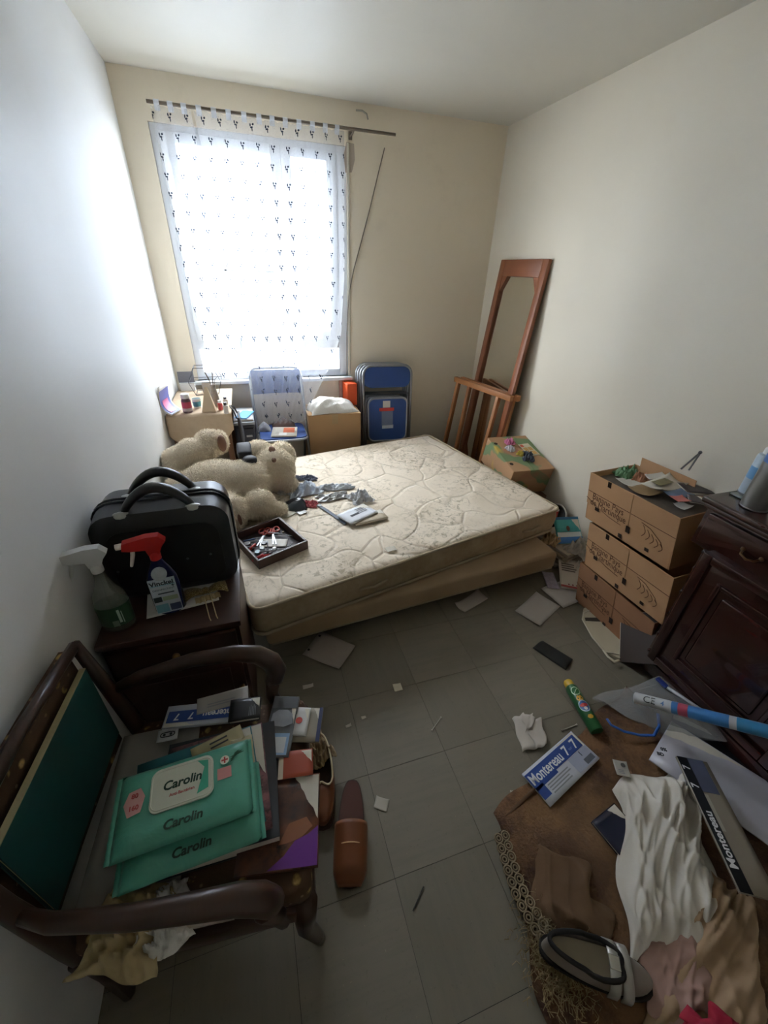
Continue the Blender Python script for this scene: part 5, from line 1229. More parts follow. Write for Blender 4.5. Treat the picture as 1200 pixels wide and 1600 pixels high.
# spray cans on the sideboard
def can(label, loc, r, h, colr, top, band=None, name='spray_can'):
    t = thing(name, label, 'spray can', loc)
    bm = nb(); b_lathe(bm, [(r * .93, 0), (r, .006), (r, h * .80), (r * .92, h * .84), (r * .62, h * .87)], 22); obj('body', bm, colr, t, smooth=True)
    bm = nb(); b_lathe(bm, [(r * .66, h * .865), (r * .66, h * .96), (r * .5, h), (0, h)], 18); obj('cap', bm, top, t, smooth=True)
    bm = nb(); b_tube(bm, [(r * 1.0 * cos(2*pi*i/22), r * 1.0 * sin(2*pi*i/22), .004) for i in range(22)], .002, 6, closed=True); obj('rim', bm, M('#8f9296', .3, .8), t, smooth='all')
    if band:
        bm = nb(); b_lathe(bm, [(r * 1.005, band[0] * h), (r * 1.005, band[1] * h)], 22); obj('label', bm, band[2], t, smooth=True)
    return t
can('tall grey spray can on the sideboard at the right edge of the picture', (1.618, .765, .8885), .040, .245, M('#8d8c8a', .3, .4), M('#c4c8cc', .4), (.68, .78, M('#5c7fc0', .4)))
can('pale blue and white spray can half hidden behind the grey one', (1.690, .835, .8960), .032, .18, M('#b9cad8', .35), M('#e0e0dc', .4), (.35, .6, M('#6fa5d6', .4)))
can('dark spray can with a lime band, cut off by the right picture edge', (1.640, .665, .8885), .030, .16, M('#2c2a30', .35), M('#7ea63c', .4), (.3, .5, M('#8bb04a', .4)))

# board standing between cartons and sideboard
BL, TL = Vector((1.500, .862, .0)), Vector((1.612, .957, .178)); dirx = Vector((.03, -.115, .11)).normalized()
u_ = dirx; v_ = (TL - BL).normalized(); n_ = u_.cross(v_).normalized(); v_ = n_.cross(u_)
mtx = Matrix(((u_.x, v_.x, n_.x, BL.x), (u_.y, v_.y, n_.y, BL.y), (u_.z, v_.z, n_.z, BL.z), (0, 0, 0, 1))); mtx = Matrix.Translation((0, .0, .0)) @ mtx
bd = thing('brown_board', 'dark brown board with a pale edge propped between the cartons and the sideboard', 'board', mtx=mtx)
bm = nb(); bx(bm, .003, .20, 0, (TL - BL).length, -.014, 0); obj('panel', bm, M('#33241d', .5, var=.15), bd)
bm = nb(); bx(bm, 0, .003, 0, (TL - BL).length, -.014, 0); obj('edge_band', bm, M('#b9aa98', .6), bd)
bm = nb(); bx(bm, .0, .20, (TL - BL).length, (TL - BL).length + .002, -.014, 0); obj('edge_band', bm, M('#b9aa98', .6), bd)

# ------------------------------------------------------------------ floor between bed, cartons and sideboard
def poly_thing(nm, lab, cat, pts, mat, h=.003, sub=None):
    P = [Vector(p) for p in pts]; c = sum(P, Vector()) / len(P)
    o = thing(nm, lab, cat, c) if sub else None
    bm = nb(); b_prism(bm, [(p.x - c.x, p.y - c.y) for p in P], h)
    q = obj(sub or nm, bm, mat, o)
    if not sub: q.location = c; tag(q, lab, cat); return q, c
    return o, c
pz = .004
pp, c = poly_thing('white_pouch', 'flat off-white fabric pouch with a dark slot on the floor by the cartons', 'pouch', [(1.573, 1.192, 0.000), (1.657, 1.195, 0.000), (1.741, 1.157, 0.000), (1.716, 1.104, 0.000), (1.640, 0.957, 0.000), (1.545, 0.878, 0.000), (1.500, 0.868, 0.000), (1.468, 0.923, 0.000), (1.477, 1.020, 0.000), (1.516, 1.135, 0.000)][::-1], M('#bdb39b', .85, var=.1, bump=.2), .014, 'fabric')
q = [Vector(p) - c for p in ((1.527, 1.131, 0.015), (1.679, 1.089, 0.015), (1.657, 1.062, 0.015), (1.514, 1.111, 0.015))]
bm = nb(); b_prism(bm, [(a.x, a.y) for a in q][::-1], .002, None, .0135); obj('slot', bm, M('#3e362d', .8), pp)
q = [Vector(p) - c for p in ((1.461, 0.927, 0.016), (1.450, 0.888, 0.020), (1.457, 0.856, 0.020), (1.490, 0.857, 0.016))]
bm = nb(); b_tube(bm, q, .007, 8, sq=(1, .5)); obj('strap', bm, M('#c9c0aa', .85), pp, smooth='all')
q = [Vector(p) - c for p in ((1.547, 1.163, 0.015), (1.504, 1.123, 0.016), (1.468, 1.012, 0.016), (1.459, 0.920, 0.016), (1.527, 0.878, 0.015), (1.617, 0.949, 0.016), (1.689, 1.091, 0.016), (1.709, 1.139, 0.016), (1.633, 1.175, 0.016))]
bm = nb(); b_tube(bm, q, .004, 6, closed=True); obj('piped_edge', bm, M('#cfc7b3', .85), pp, smooth='all')
bm = nb()
P = [Vector(p) for p in ((1.143, 1.042, 0.000), (1.219, 1.066, 0.000), (1.289, 0.931, 0.000), (1.216, 0.889, -0.000))]; c = sum(P, Vector()) / 4
b_grid(bm, 14, 8, lambda u, v: P[0].lerp(P[1], v).lerp(P[3].lerp(P[2], v), u) - c + Vector((0, 0, .004 + .010 * abs(sin(5 * u + 2 * v)) * sin(pi * v))), .003)
o = tag(obj('black_cloth', bm, M('#1c1c1a', .85, bump=.2), smooth='all'), 'small folded black cloth lying alone on the floor tiles', 'cloth'); o.location = c

m_w1 = M('#b9b4b0', .8, var=.05, scale=12); m_w2 = M('#a79c93', .8, var=.08, scale=8)
o, w, h = paper('pinkish-white paper sheet with two punched holes in front of the box spring', [(0.058, 1.302, 0.001), (0.166, 1.408, 0.001), (0.321, 1.298, 0.001), (0.219, 1.173, 0.001)], m_w2, curl=.006, seed=51)
for k in (.2, .8): bm = nb(); b_lathe(bm, [(0, 0), (.006, 0), (.006, .0006), (0, .0006)], 12, ((k - .5) * w, h * .42, .009)); obj('punched_hole', bm, M('#2b2622', .9), o)
o, w, h = paper('square white sheet lying on the tiles off the right corner of the bed', [(1.198, 1.289, 0.001), (1.402, 1.374, 0.001), (1.470, 1.255, 0.001), (1.267, 1.147, 0.001)], m_w1, curl=.003, seed=52)
o, w, h = paper('white sheet partly under the red-bordered leaflet beside the cartons', [(1.466, 1.387, 0.004), (1.680, 1.435, 0.004), (1.622, 1.252, 0.004), (1.447, 1.237, 0.004)], m_w1, curl=.004, seed=53, lift=.002)
o, w, h = paper('crumpled sheet half under the front of the box spring', [(0.888, 1.413, 0.001), (1.084, 1.471, 0.001), (1.098, 1.408, 0.001), (0.942, 1.339, 0.001)], m_w2, curl=.012, seed=54)
o, w, h = paper('blue and purple printed leaflet at the foot of the bed corner', [(1.539, 1.503, 0.004), (1.620, 1.500, 0.004), (1.529, 1.348, 0.004), (1.481, 1.400, 0.004)], M('#9a93a5', .5, var=.5, scale=45), 'leaflet', 'leaflet', .004, 55, lift=.008)
lfl, w, h = paper('white leaflet with a red border leaning on the floor clutter by the cartons', [(1.705, 1.561, 0.050), (1.820, 1.485, 0.050), (1.661, 1.288, 0.020), (1.535, 1.372, 0.020)], M('#c4beb4', .6), 'leaflet', 'leaflet', .003, 56)
rectp(lfl, w, h, .03, .97, .04, .10, M('#a8453f', .5), .0055); lines(lfl, w, h, .1, .7, .55, .85, 4, .0055, M('#5b5652', .6))
for k in range(4): rectp(lfl, w, h, .3 + .15 * k, .36 + .15 * k, .12, .16, M('#7a3a36', .5), .0055)
brc = [Vector(p) for p in ((1.762, 1.739, 0.235), (1.887, 1.716, 0.235), (1.871, 1.587, 0.125), (1.669, 1.625, 0.125))]
br, w, h = book('brochure', 'turquoise and blue beach brochure on top of the heap between bed and cartons', brc, .006, M('#3fa6a8', .4, var=.25, scale=12), 'brochure')
rectp(br, w, h, .0, 1, .0, .24, M('#2f6fb5', .4), .0075); rectp(br, w, h, .03, .97, .24, .42, M('#c6d3d6', .4), .0076); rectp(br, w, h, .0, 1, .9, 1, M('#2c6c9a', .4), .0075)
bm = nb(); b_ball(bm, (0, h * .06, .007), (.012, .018, .0015), 10, 6); obj('figure_picture', bm, M('#5c3a2a', .5), br)
hp = thing('newspaper_heap', 'stack of old newspapers under the turquoise brochure', 'newspapers', (1.765, 1.69, 0), .2)
for k in range(5):
    bm = nb(); b_box(bm, (.005 * k, -.006 * k, .011 + .022 * k), (.24, .27, .020), Matrix.Rotation(.10 * (k % 3 - 1), 3, 'Z'), .004); obj('newspaper', bm, M(('#a39a8a', '#8f8778', '#b0a898', '#968c7c', '#aaa192')[k], .85, var=.2, scale=30), hp, smooth=True)
crum('newspaper_sheet', 'crumpled newspaper sheet between the brochure and the cartons', 'newspaper', (1.819, 1.538, 0.100), (.17, .16, .07), .4, M('#a9a59d', .8, var=.35, scale=35), 57)
crum('white_plastic_bag', 'crumpled white plastic bag on the floor against the fruit cartons', 'plastic bag', (1.804, 1.444, 0.010), (.11, .17, .07), .9, m_wbag, 58)
crum('beige_rag', 'beige rag sticking out beside the mattress corner', 'rag', (1.664, 1.647, 0.135), (.13, .10, .04), .6, M('#a8926e', .85), 59)
pn = thing('black_pan', 'round black pan with a pale rim leaning against the right wall', 'pan', (1.893, 1.661, 0.200))
pm4 = Matrix.Rotation(R_(-62), 3, 'Y')
bm = nb(); b_lathe(bm, [(0, 0), (.085, 0), (.10, .035), (.096, .035), (.082, .004), (0, .004)], 26, mtx=pm4); obj('bowl', bm, M('#24201e', .5), pn, smooth=True)
bm = nb(); b_tube(bm, [pm4 @ Vector((.098 * cos(2*pi*i/26), .098 * sin(2*pi*i/26), .035)) for i in range(26)], .005, 6, closed=True); obj('rim', bm, M('#b5ada0', .5), pn, smooth='all')
pn.location = (1.872, 1.86, .135)
pk = thing('red_packet', 'small red and white packet behind the front right corner of the mattress', 'packet', (1.737, 1.685, 0.300))
bm = nb(); b_box(bm, (0, 0, 0), (.03, .05, .06), None, .004); obj('carton', bm, M('#b5352f', .5), pk); bm = nb(); b_box(bm, (0, 0, .032), (.032, .052, .014), None, .003); obj('white_end', bm, M('#d8d2cc', .5), pk)
pk.location = (1.775, 1.80, .232)

# insecticide can
ca, cb_ = Vector((1.164, 0.827, 0.027)), Vector((1.125, 0.601, 0.027)); ax_ = (cb_ - ca); ln = ax_.length
rot = ax_.normalized().to_track_quat('Z', 'Y').to_matrix().to_4x4()
ins = thing('insecticide_can', 'green insecticide spray can with yellow cap lying on the floor', 'spray can', mtx=Matrix.Translation(ca) @ rot)
rC = .0265; m_gcan = M('#1f5a30', .3, var=.1)
bm = nb(); b_lathe(bm, [(rC * .78, .030), (rC, .042), (rC, ln - .006), (rC * .93, ln), (0, ln)], 22); obj('body', bm, m_gcan, ins, smooth=True)
bm = nb(); b_lathe(bm, [(0, 0), (rC * .55, .001), (rC * .75, .008), (rC * .78, .034)], 20); obj('cap', bm, M('#c9a32c', .4), ins, smooth=True)
# find the local direction that faces up, for the printed front
upl = rot.to_3x3().inverted() @ Vector((-.25, -.35, .9)); ua = math.atan2(upl.y, upl.x)
def onc(z, rr_, colr, nm, k=18, sq=(1, 1), rad=None):
    bm = nb(); R0 = rad or rC + .0006
    c0 = bm.verts.new((R0 * cos(ua), R0 * sin(ua), z)); vs_ = []
    for i in range(k):
        a = 2 * pi * i / k; da = rr_ * sq[0] * cos(a) / R0
        vs_.append(bm.verts.new((R0 * cos(ua + da), R0 * sin(ua + da), z + rr_ * sq[1] * sin(a))))
    for i in range(k): bm.faces.new((c0, vs_[i], vs_[(i + 1) % k]))
    return obj(nm, bm, M(colr, .4), ins)
onc(.066, .019, '#b9cfae', 'round_mark'); onc(.066, .0155, '#2a6b3a', 'round_mark', rad=rC + .001)
bm = nb(); b_tube(bm, [((rC + .001) * cos(ua - .4), (rC + .001) * sin(ua - .4), .056), ((rC + .0016) * cos(ua), (rC + .0016) * sin(ua), .066), ((rC + .001) * cos(ua + .4), (rC + .001) * sin(ua + .4), .076)], .0015, 5); obj('mark_stroke', bm, M('#b9cfae', .4), ins)
onc(.100, .015, '#d09a2c', 'yellow_mark', 6); onc(.134, .026, '#b9c6d6', 'emblem', sq=(.85, 1)); onc(.134, .0215, '#3a66a8', 'emblem', rad=rC + .001, sq=(.85, 1)); onc(.131, .018, '#c8413c', 'emblem', rad=rC + .0014, sq=(.95, .42)); onc(.146, .007, '#e4e0dc', 'emblem', rad=rC + .0014)
onc(.180, .012, '#d09a2c', 'yellow_mark', 6, sq=(1, .8))

# crumpled tissue
ts = thing('paper_towel', 'torn white paper towel folded on the floor left of the green can', 'paper towel', (0.875, 0.677, 0.000))
q = lambda *a: [Vector(p) - ts.location for p in a]
for k, cs in enumerate((q((0.841, 0.753, 0.004), (0.900, 0.759, 0.004), (0.884, 0.620, 0.004), (0.804, 0.626, 0.004)), q((0.876, 0.726, 0.012), (0.953, 0.718, 0.012), (0.914, 0.621, 0.010), (0.858, 0.615, 0.010)), q((0.876, 0.747, 0.020), (0.924, 0.737, 0.022), (0.921, 0.707, 0.018), (0.856, 0.681, 0.016)))):
    bm = nb(); b_grid(bm, 8, 8, lambda u, v: cs[0].lerp(cs[1], u).lerp(cs[3].lerp(cs[2], u), v) + Vector((.004 * sin(9 * v + k), .003 * sin(8 * u), .004 * abs(sin(5 * u + 3 * v + k)))), .001); obj('ply', bm, M('#c5bdb4', .9, var=.06), ts, smooth='all')

# ------------------------------------------------------------------ rug and the heap on it
n = NT('worn_rug'); x, y, z = n.xyz(); g = n.noise(4.5, 6, .7); g2 = n.noise(110, 4)
c = n.mix(((g - .42) * 6).sat(), lin('#84603f'), lin('#4a3126')); c = n.mix(((n.noise(1.7, 3, vec=n.comb(x + 5, y, z)) - .5) * 5).sat() * .7, c, lin('#93724f')); c = n.mix(g2 * .35, c, lin('#4a3526'))
n.color(c).set(Roughness=.95); n.bump(g2 + g, .8, .006); m_rug = n.m
RA, RB, RC_, RD = Vector((.593, .478, 0)), Vector((1.42, .74, 0)), Vector((1.53, -.30, 0)), Vector((.40, -.30, 0)); rc = (RA + RB + RC_ + RD) / 4
def rugf(u, v):
    p = RA.lerp(RB, u).lerp(RD.lerp(RC_, u), v) - rc
    e = min(1, 12 * min(u, 1 - u, v, 1 - v))
    z = .005 + e * (.006 + .016 * max(0, sin(7 * u + 3 * v + 1.2)) ** 3 + .010 * max(0, sin(11 * v - 5 * u)) ** 4)
    return (p.x + .012 * sin(23 * v) * (u < .02), p.y + .010 * sin(19 * u) * (v < .02), z)
rg = thing('rug', 'worn rumpled brown rug in the right foreground', 'rug', rc)
bm = nb(); b_grid(bm, 60, 60, rugf, .004); obj('pile', bm, m_rug, rg, smooth='all')
bm = nb(); b_tube(bm, [(p := RA.lerp(RB, .02 + .5 * i / 20) - rc) + Vector((.014, -.03, .016)) for i in range(21)], .006, 6); obj('border_cord', bm, M('#5c4029', .9), rg, smooth='all')
# crochet lace lying along the left edge of the rug
lc = thing('crochet_lace', 'beige crochet lace strip along the left edge of the brown rug', 'lace', (.60, .33, .012))
m_lace = M('#8f7f66', .9, var=.2)
edge = [Vector(p) - lc.location for p in ((0.582, 0.421, 0.020), (0.566, 0.349, 0.022), (0.555, 0.275, 0.024), (0.564, 0.202, 0.026), (0.583, 0.151, 0.028))]
def along(t):
    t *= 4; i = min(3, int(t)); return edge[i].lerp(edge[i + 1], t - i)
bm = nb(); b_grid(bm, 22, 5, lambda u, v: along(u) + Vector((-.022 + .044 * v, .006 * v, -.005)), .002); obj('ground_net', bm, M('#4b3d2e', .95, var=.3, scale=60), lc)
for k in range(11):
    for s_ in (-1, 1):
        if s_ == 1 and k == 10: continue
        c0 = along((k + .35 + .3 * (s_ > 0)) / 11) + Vector((.013 * s_, .004 * s_, 0))
        for r_ in (.0125, .006):
            bm = nb(); b_tube(bm, [c0 + Vector((r_ * cos(2*pi*i/12), r_ * sin(2*pi*i/12), .0008 * (i % 2))) for i in range(12)], .0024, 5, closed=True); obj('lace_ring', bm, m_lace, lc, smooth='all')
bm = nb(); rnd = random.Random(5)
for i in range(900):
    p = Vector((rnd.gauss(-.03, .035), rnd.gauss(-.19, .045), .006)); a = rnd.uniform(0, 6.28); l = rnd.uniform(.01, .035)
    b_tube(bm, [p, p + Vector((cos(a) * l * .5, sin(a) * l * .5, rnd.uniform(.004, .016))), p + Vector((cos(a + .6) * l, sin(a + .6) * l, .002))], .0009, 3, cap=False)
fz = stuff(obj('frayed_yarn', bm, M('#94805e', .95), lc))
def cloth(nm, lab, cat, cs, mat, z0, hgt, seed, nu=44, nv=44, freq=1.0):
    C4 = [Vector(p) for p in cs]; c = sum(C4, Vector()) / 4; c.z = 0; rnd = random.Random(seed)
    ph = [(rnd.uniform(-9, 9) * freq, rnd.uniform(-7, 7) * freq, rnd.uniform(0, 6)) for _ in range(7)]
    def f(u, v):
        p = C4[0].lerp(C4[1], u).lerp(C4[3].lerp(C4[2], u), v) - c
        e = min(1, 6 * min(u, 1 - u, v, 1 - v))
        k = sum((1 - abs(sin(a * u + b * v + d + 1.2 * sin(3 * u + 2 * v + d)))) ** 3 for a, b, d in ph) / 3.2
        k *= .45 + .75 * (.5 + .5 * sin(5.3 * u - 4.1 * v + seed)) * (.5 + .5 * sin(3.7 * v + 2.9 * u + 2 * seed)) * 1.6
        return (p.x + .018 * sin(11 * v + seed) * (1 - e) + .01 * sin(7 * v), p.y + .018 * sin(9 * u + seed) * (1 - e), z0 + hgt * (.12 + .88 * e) * min(1.3, .25 + k))
    bm = nb(); b_grid(bm, nu, nv, f, .0015)
    o = tag(obj(nm, bm, mat, smooth='all'), lab, cat); o.location = c; return o
n = NT('tan_cloth'); n.color(n.mix(n.noise(5, 5), lin('#5e4632'), lin('#765b41'))).set(Roughness=.95); n.bump(n.noise(160), .3, .002); m_tan = n.m
cloth('tan_cloth', 'crumpled tan cloth on the rug above the shoe', 'cloth', [(0.614, 0.408, 0.030), (0.778, 0.307, 0.030), (0.771, 0.132, 0.030), (0.586, 0.156, 0.030)], m_tan, .016, .032, 61)
n = NT('white_cotton'); n.color(n.mix(n.noise(4, 4), lin('#cbc4b8'), lin('#dcd6cc'))).set(Roughness=.9); n.bump(n.noise(12, 4, .6, dist=1), .25, .01); m_cot = n.m
n = NT('beige_cotton'); n.color(n.mix(n.noise(3, 4), lin('#a08466'), lin('#b3987a'))).set(Roughness=.9); n.bump(n.noise(12, 4, .6, dist=1), .25, .01); m_bei = n.m
n = NT('rose_cotton'); n.color(n.mix(n.noise(4, 4), lin('#a58478'), lin('#b5958a'))).set(Roughness=.9); m_rose = n.m
cloth('beige_bedsheet', 'crumpled beige sheet spread in the bottom right corner', 'sheet', [(1.116, 0.196, 0.060), (1.224, 0.055, 0.060), (0.977, -0.145, 0.060), (0.665, -0.049, 0.060)], m_bei, .015, .06, 63)
cloth('rose_cloth', 'dusty pink cloth under the lower end of the white shirt', 'cloth', [(0.805, 0.090, 0.030), (0.980, 0.082, 0.030), (0.883, -0.064, 0.030), (0.738, -0.039, 0.030)], m_rose, .03, .028, 64, 44, 44, .6)
cloth('white_shirt', 'crumpled white shirt heaped on the brown rug', 'shirt', [(1.031, 0.427, 0.070), (1.367, 0.402, 0.070), (1.073, 0.044, 0.070), (0.728, 0.063, 0.070)], m_cot, .03, .07, 62, 80, 80, 1.25)
cloth('red_cloth', 'bright red cloth at the bottom edge of the picture', 'cloth', [(0.794, -0.041, 0.090), (0.885, -0.065, 0.090), (0.860, -0.112, 0.090), (0.741, -0.075, 0.090)], M('#a81f3a', .8), .07, .04, 65, 20, 20)
tgp, w, h = paper('small white care label with print at the collar of the white shirt', [(1.087, 0.483, 0.050), (1.137, 0.468, 0.050), (1.094, 0.422, 0.050), (1.057, 0.451, 0.050)], M('#b9b4ac', .7), 'label', 'care_label', .002, 66)
bm = nb(); b_lathe(bm, [(0, 0), (.008, 0), (.008, .0005), (0, .0005)], 12, (w * .15, h * .2, .004)); obj('printed_mark', bm, M('#5c5a58', .6), tgp); lines(tgp, w, h, .2, .7, .1, .4, 3, .004)
nv_, w, h = book('navy_packet', 'dark navy plastic packet half under the left side of the white shirt', [(0.899, 0.354, 0.030), (1.018, 0.379, 0.030), (0.986, 0.262, 0.030), (0.877, 0.242, 0.030)], .010, M('#23263a', .25), 'packet')

# shoe
she = thing('shoe', 'worn cream and black shoe with a silver strap on the rug', 'shoe', (.655, .095, .026), R_(-122))
bm = nb(); b_prism(bm, slipper_poly(.27, .046), .016); obj('sole', bm, M('#2a2522', .7), she, smooth=True)
m_she = M('#8a8078', .5, var=.3)
def sho(u, v):
    a = 2 * pi * u; yv = sin(a); wd = .045 * (.92 + .12 * yv); x, y = cos(a) * wd, yv * .132; k = v ** 1.5; hh2 = .052 + .012 * (yv < -.3)
    if v > .45 and yv > .1: x *= 1 - .55 * (v - .45) * 1.8 * yv; y *= 1 - .62 * (v - .45) * 1.8 * yv
    return (x * (1 - .10 * k), y * (1 - .05 * k), .014 + hh2 * v)
bm = nb(); b_grid(bm, 40, 8, sho, .003); bmesh.ops.remove_doubles(bm, verts=bm.verts[:], dist=.0005); obj('upper', bm, m_she, she, smooth='all')
bm = nb(); b_tube(bm, [sho(i / 34, 1.0) for i in range(34)], .006, 8, closed=True); obj('collar', bm, M('#1f1c1b', .7), she, smooth='all')
bm = nb(); b_prism(bm, slipper_poly(.235, .037), .005, None, .030); obj('insole', bm, M('#b3a78f', .8, var=.15), she, smooth=True)
for yy, zz in ((.030, .070), (.062, .060)):
    bm = nb(); b_grid(bm, 14, 2, lambda u, v: (.050 * cos(pi * u), yy + .012 * (v - .5) * 2, .018 + (zz - .018) * sin(pi * u) ** .6), .003); st_ = obj('strap', bm, M('#a9a69f', .35, .3), she, smooth='all')
bm = nb(); bx(bm, -.014, .014, .018, .044, .070, .075, .002); obj('buckle', bm, M('#c9c6bf', .25, .8), she)

# magazines and poster
tm, w, h = monteau('blue and white town magazine lying on the rug beside the paper towel', [(0.739, 0.550, 0.020), (1.017, 0.626, 0.020), (1.071, 0.522, 0.020), (0.790, 0.435, 0.020)], .006)
rectp(tm, w, h, .0, .96, .52, .92, mn_blue, .0075); rectp(tm, w, h, .0, .40, .44, .52, mn_blue, .0074); rectp(tm, w, h, .0, .13, .18, .52, mn_blue, .0074); rectp(tm, w, h, .62, .98, .06, .50, M('#a3a8bc', .5), .0075)
text('Montereau', h * .40, m_inkw, tm, T(-w * .19, h * .20, .0081), sx=.80, bold=.0009); text('7', h * .38, m_inkw, tm, T(w * .20, h * .20, .0081), bold=.0009); text('7', h * .38, m_inkw, tm, T(w * .37, h * .20, .0081), bold=.0009); text('sur', h * .12, M('#7f93c4', .5), tm, T(w * .28, h * .18, .0081))
rectp(tm, w, h, .80, .96, .09, .25, M('#5c616c', .5, var=.3, scale=60), .0080); text('1', h * .2, m_ink, tm, T(w * .33, -h * .10, .0081), bold=.0004); lines(tm, w, h, .16, .58, .12, .42, 4, .0076)
bwm = [Vector(p) for p in ((1.073, 0.058, 0.135), (1.252, 0.419, 0.100), (1.349, 0.355, 0.100), (1.161, 0.053, 0.135))]
bwg, w, h = book('town_magazine', 'black and white town magazine lying across the white shirt', bwm, .006, M('#8f8577', .5, var=.12, scale=10), 'magazine', lift=.022)
rectp(bwg, w, h, .0, 1, .66, .98, M('#1d1f25', .45), .0076); rectp(bwg, w, h, .70, 1, .15, .66, M('#50556a', .5, var=.2, scale=20), .0076); rectp(bwg, w, h, .4, .68, .55, .66, M('#aaa294', .5), .0076)
text('Montereau', h * .30, m_inkw, bwg, T(-w * .16, h * .32, .0082), sx=1.15, bold=.0007); text('7', h * .30, m_inkw, bwg, T(w * .24, h * .32, .0082), bold=.0007); text('7', h * .30, m_inkw, bwg, T(w * .40, h * .32, .0082), bold=.0007)
A_, B2 = Vector((1.259, 0.466, 0.045)), Vector((1.475, 0.558, 0.045)); dv = (Vector((1.542, 0.260, 0.060)) - B2).normalized() * .46
wp, w, h = book('white_carton_sheet', 'large smooth white cardboard sheet under the black and white magazine', [A_, B2, B2 + dv, A_ + dv], .004, M('#bdbcc6', .35, var=.03), 'cardboard')
text('BD', .018, m_ink, wp, T(-w * .28, h * .455, .0052, 0, 0, R_(-55)), bold=.0006); text('0%', .018, m_ink, wp, T(-w * .16, h * .452, .0052, 0, 0, R_(-55)), bold=.0006)
dk, w, h = book('black_folder', 'black plastic folder between the white cardboard sheet and the sideboard', [B2 + Vector((.01, .0, -.02)), B2 + Vector((.09, .05, -.02)), B2 + Vector((.09, .05, -.02)) + dv, B2 + Vector((.01, 0, -.02)) + dv], .006, M('#22242a', .3), 'folder')
# clear zip bag with blue fittings
zb = thing('zip_bag', 'large clear plastic zip bag with blue slider beside the green can', 'plastic bag', (1.25, .70, 0))
n = NT('zip_bag_film'); n.color(n.mix(n.noise(6), lin('#8d8f92'), lin('#b7b9bb'))).set(Roughness=.15, Alpha=.45); n.bump(n.noise(16, 3), .4, .01); m_zip = n.m
C4 = [Vector(p) - zb.location for p in ((1.212, 0.728, 0.020), (1.545, 0.707, 0.060), (1.655, 0.363, 0.075), (1.360, 0.513, 0.030))]
def zf(o_):
    def f(u, v):
        p = C4[0].lerp(C4[1], u).lerp(C4[3].lerp(C4[2], u), v)
        return p + Vector((.006 * sin(9 * v), .006 * sin(8 * u), o_ * (.006 + .030 * sin(pi * u) * sin(pi * v)) + .008 * abs(sin(6 * u + 4 * v + o_))))
    return f
for k in (0, 1): bm = nb(); b_grid(bm, 20, 20, zf(k)); obj('film', bm, m_zip, zb, smooth='all')
m_zb = M('#2c5fb0', .35)
q = [Vector(p) - zb.location for p in ((1.189, 0.626, 0.045), (1.186, 0.600, 0.045), (1.215, 0.565, 0.045), (1.264, 0.535, 0.045), (1.317, 0.519, 0.045), (1.364, 0.540, 0.050), (1.401, 0.581, 0.055))]
bm = nb(); b_tube(bm, q, .006, 6, sq=(1, .5)); obj('zip_strip', bm, m_zb, zb, smooth='all')
p0, p1 = Vector((1.506, 0.695, 0.090)) - zb.location, Vector((1.508, 0.649, 0.090)) - zb.location
bm = nb(); b_tube(bm, [p0, p1], .012, 8, sq=(1, .7)); obj('slider', bm, M('#22347c', .35), zb, smooth=True)
bm = nb(); b_tube(bm, [p1, p1.lerp(Vector((1.604, 0.364, 0.100)) - zb.location, .5), Vector((1.604, 0.364, 0.100)) - zb.location], .007, 6); obj('zip_rail', bm, M('#a9abad', .3), zb, smooth='all')
# gift wrap roll
ra, rb_ = Vector((1.297, 0.632, 0.130)), Vector((1.474, 0.334, 0.300)); d = (rb_ - ra); rb_ = ra + d * 1.12; ln = (rb_ - ra).length
rot = d.normalized().to_track_quat('Z', 'Y').to_matrix().to_4x4()
gr_ = thing('wrap_roll', 'white and blue cardboard roll propped over the clear zip bag', 'roll', mtx=Matrix.Translation(ra) @ rot)
rT = .0215
def seg(a, b, hexc, nm, r=rT, rough=.3): bm = nb(); b_lathe(bm, [(r, a), (r, b)] if nm != 'tube' else [(0, a + .002), (r * .8, a), (r, a + .003), (r, b), (0, b)], 22); return obj(nm, bm, M(hexc, rough, var=.05), gr_, smooth=True)
seg(0, ln, '#c3c6ca', 'tube'); seg(.125, .145, '#3a78b8', 'blue_band', rT + .0006); seg(.145, .175, '#c0506a', 'pink_band', rT + .0006); seg(.175, .29, '#3f7fc0', 'blue_band', rT + .0006); seg(.31, ln, '#2f7fae', 'blue_band', rT + .0006)
upl = rot.to_3x3().inverted() @ Vector((-.45, -.35, .85)); ua = math.atan2(upl.y, upl.x)
def tx_on(s, size, z, mat):
    nrm = Vector((cos(ua), sin(ua), 0)); zl = Vector((0, 0, 1)); yl = nrm.cross(zl)
    m = Matrix(((zl.x, yl.x, nrm.x, nrm.x * (rT + .0012)), (zl.y, yl.y, nrm.y, nrm.y * (rT + .0012)), (zl.z, yl.z, nrm.z, z), (0, 0, 0, 1)))
    o_ = text(s, size, mat, gr_, Matrix.Identity(4))
    for v in o_.data.vertices:
        da = v.co.y / rT; w_ = (m.to_3x3() @ Vector((v.co.x, 0, 0))); n2 = nrm * cos(da) + yl * sin(da)
        v.co = w_ + Vector((0, 0, z)) + n2 * (rT + .0012 + v.co.z)
tx_on('CE', .034, .055, m_ink); tx_on('4', .024, .098, M('#3a78b8', .5))
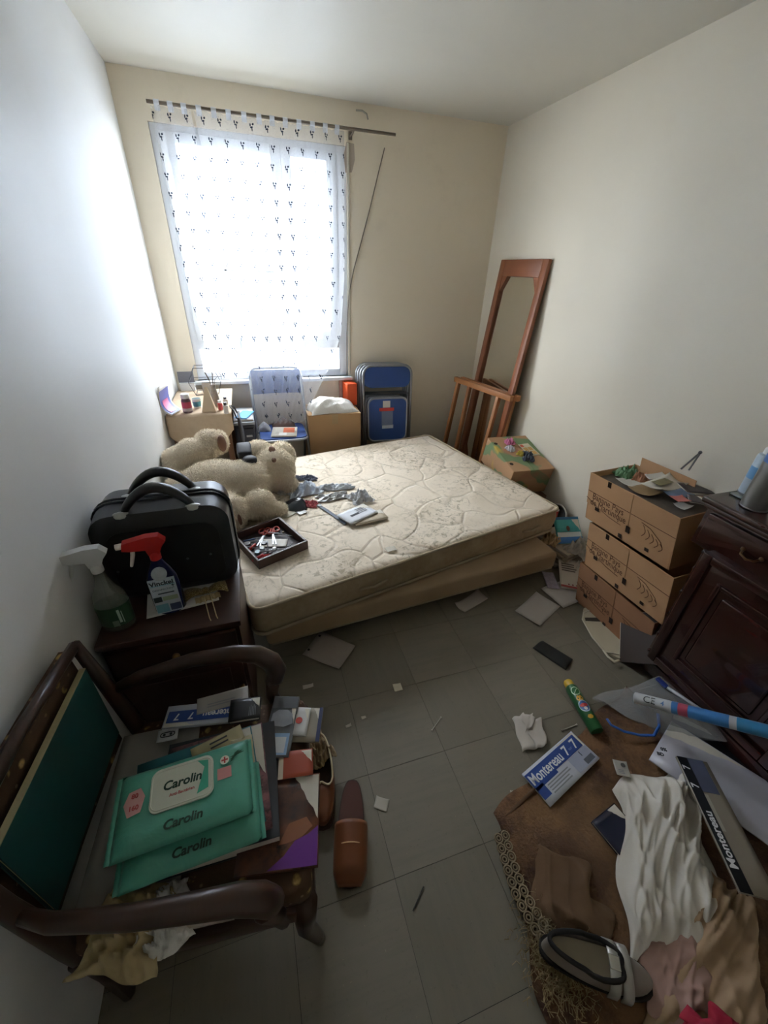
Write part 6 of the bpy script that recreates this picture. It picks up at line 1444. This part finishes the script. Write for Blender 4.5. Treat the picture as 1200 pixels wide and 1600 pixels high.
# loose bits on the tiles
bits = (('white_scrap', 'tiny oval white scrap near the armchair arm', ((0.043, 1.138, 0.001), (0.090, 1.138, 0.001), (0.090, 1.118, 0.001), (0.046, 1.121, 0.001)), '#b9b2a6'),
        ('paper_scrap', 'small cream paper square in the middle of the floor', ((0.421, 1.037, 0.001), (0.462, 1.036, 0.001), (0.452, 0.999, 0.001), (0.420, 1.002, 0.001)), '#bfb79f'),
        ('paper_scrap', 'white paper square on the tiles beside the brown slipper', ((0.229, 0.635, 0.001), (0.271, 0.623, 0.001), (0.250, 0.578, 0.001), (0.214, 0.615, 0.001)), '#b5afa2'),
        ('paper_scrap', 'tiny white flake between the slipper and the bed', ((0.184, 0.914, 0.001), (0.206, 0.916, 0.001), (0.206, 0.905, 0.001), (0.184, 0.903, 0.001)), '#b9b2a2'),
        ('paper_scrap', 'tiny pale flake near the loafer', ((0.251, 0.930, 0.001), (0.271, 0.933, 0.001), (0.271, 0.922, 0.001), (0.254, 0.921, 0.001)), '#b9b2a2'),
        ('white_crumb', 'white crumb on the floor by the corner of the rug', ((0.686, 0.523, 0.001), (0.704, 0.518, 0.001), (0.696, 0.506, 0.001), (0.681, 0.510, 0.001)), '#c2bcb0'))
for k, (nm, lab, cs, colr) in enumerate(bits): paper(lab, cs, M(colr, .8), 'paper scrap', nm, .003, 70 + k)
for nm, lab, a, b, colr in (('black_stick', 'short black stick on the tiles in the foreground', (0.248, 0.333, 0.003), (0.297, 0.373, 0.003), '#1d1d1c'), ('cotton_bud', 'used cotton bud on the tiles in the middle of the floor', (0.507, 0.800, 0.003), (0.563, 0.839, 0.003), '#b5ada0'), ('cotton_bud', 'used cotton bud beside the town magazine', (1.009, 0.655, 0.003), (1.083, 0.658, 0.003), '#b5ada0')):
    a, b = Vector(a), Vector(b); t = thing(nm, lab, nm.replace('_', ' '), (a + b) / 2)
    bm = nb(); b_tube(bm, [a - t.location, b - t.location], .0016, 6); obj('stick', bm, M(colr, .7), t)
    if 'bud' in nm:
        for p_ in (a, b): bm = nb(); b_ball(bm, p_ - t.location, .0035, 8, 6); obj('tip', bm, M('#cfc9bd', .9), t, smooth='all')

# fine dirt and crumbs strewn over the tiles
bm = nb(); rnd = random.Random(11)
for i in range(260):
    x_, y_ = rnd.uniform(-.1, 1.5), rnd.uniform(-.2, 1.3); a = rnd.uniform(0, 6.3); l, w_ = rnd.uniform(.0012, .005), rnd.uniform(.0008, .0022)
    b_box(bm, (x_, y_, .0008), (l, w_, .0012), Matrix.Rotation(a, 3, 'Z'))
o = stuff(tag(obj('floor_dirt', bm, M('#8d8574', .9, var=.6, scale=300)), 'fine crumbs and dirt strewn over the grey floor tiles', 'dirt'))
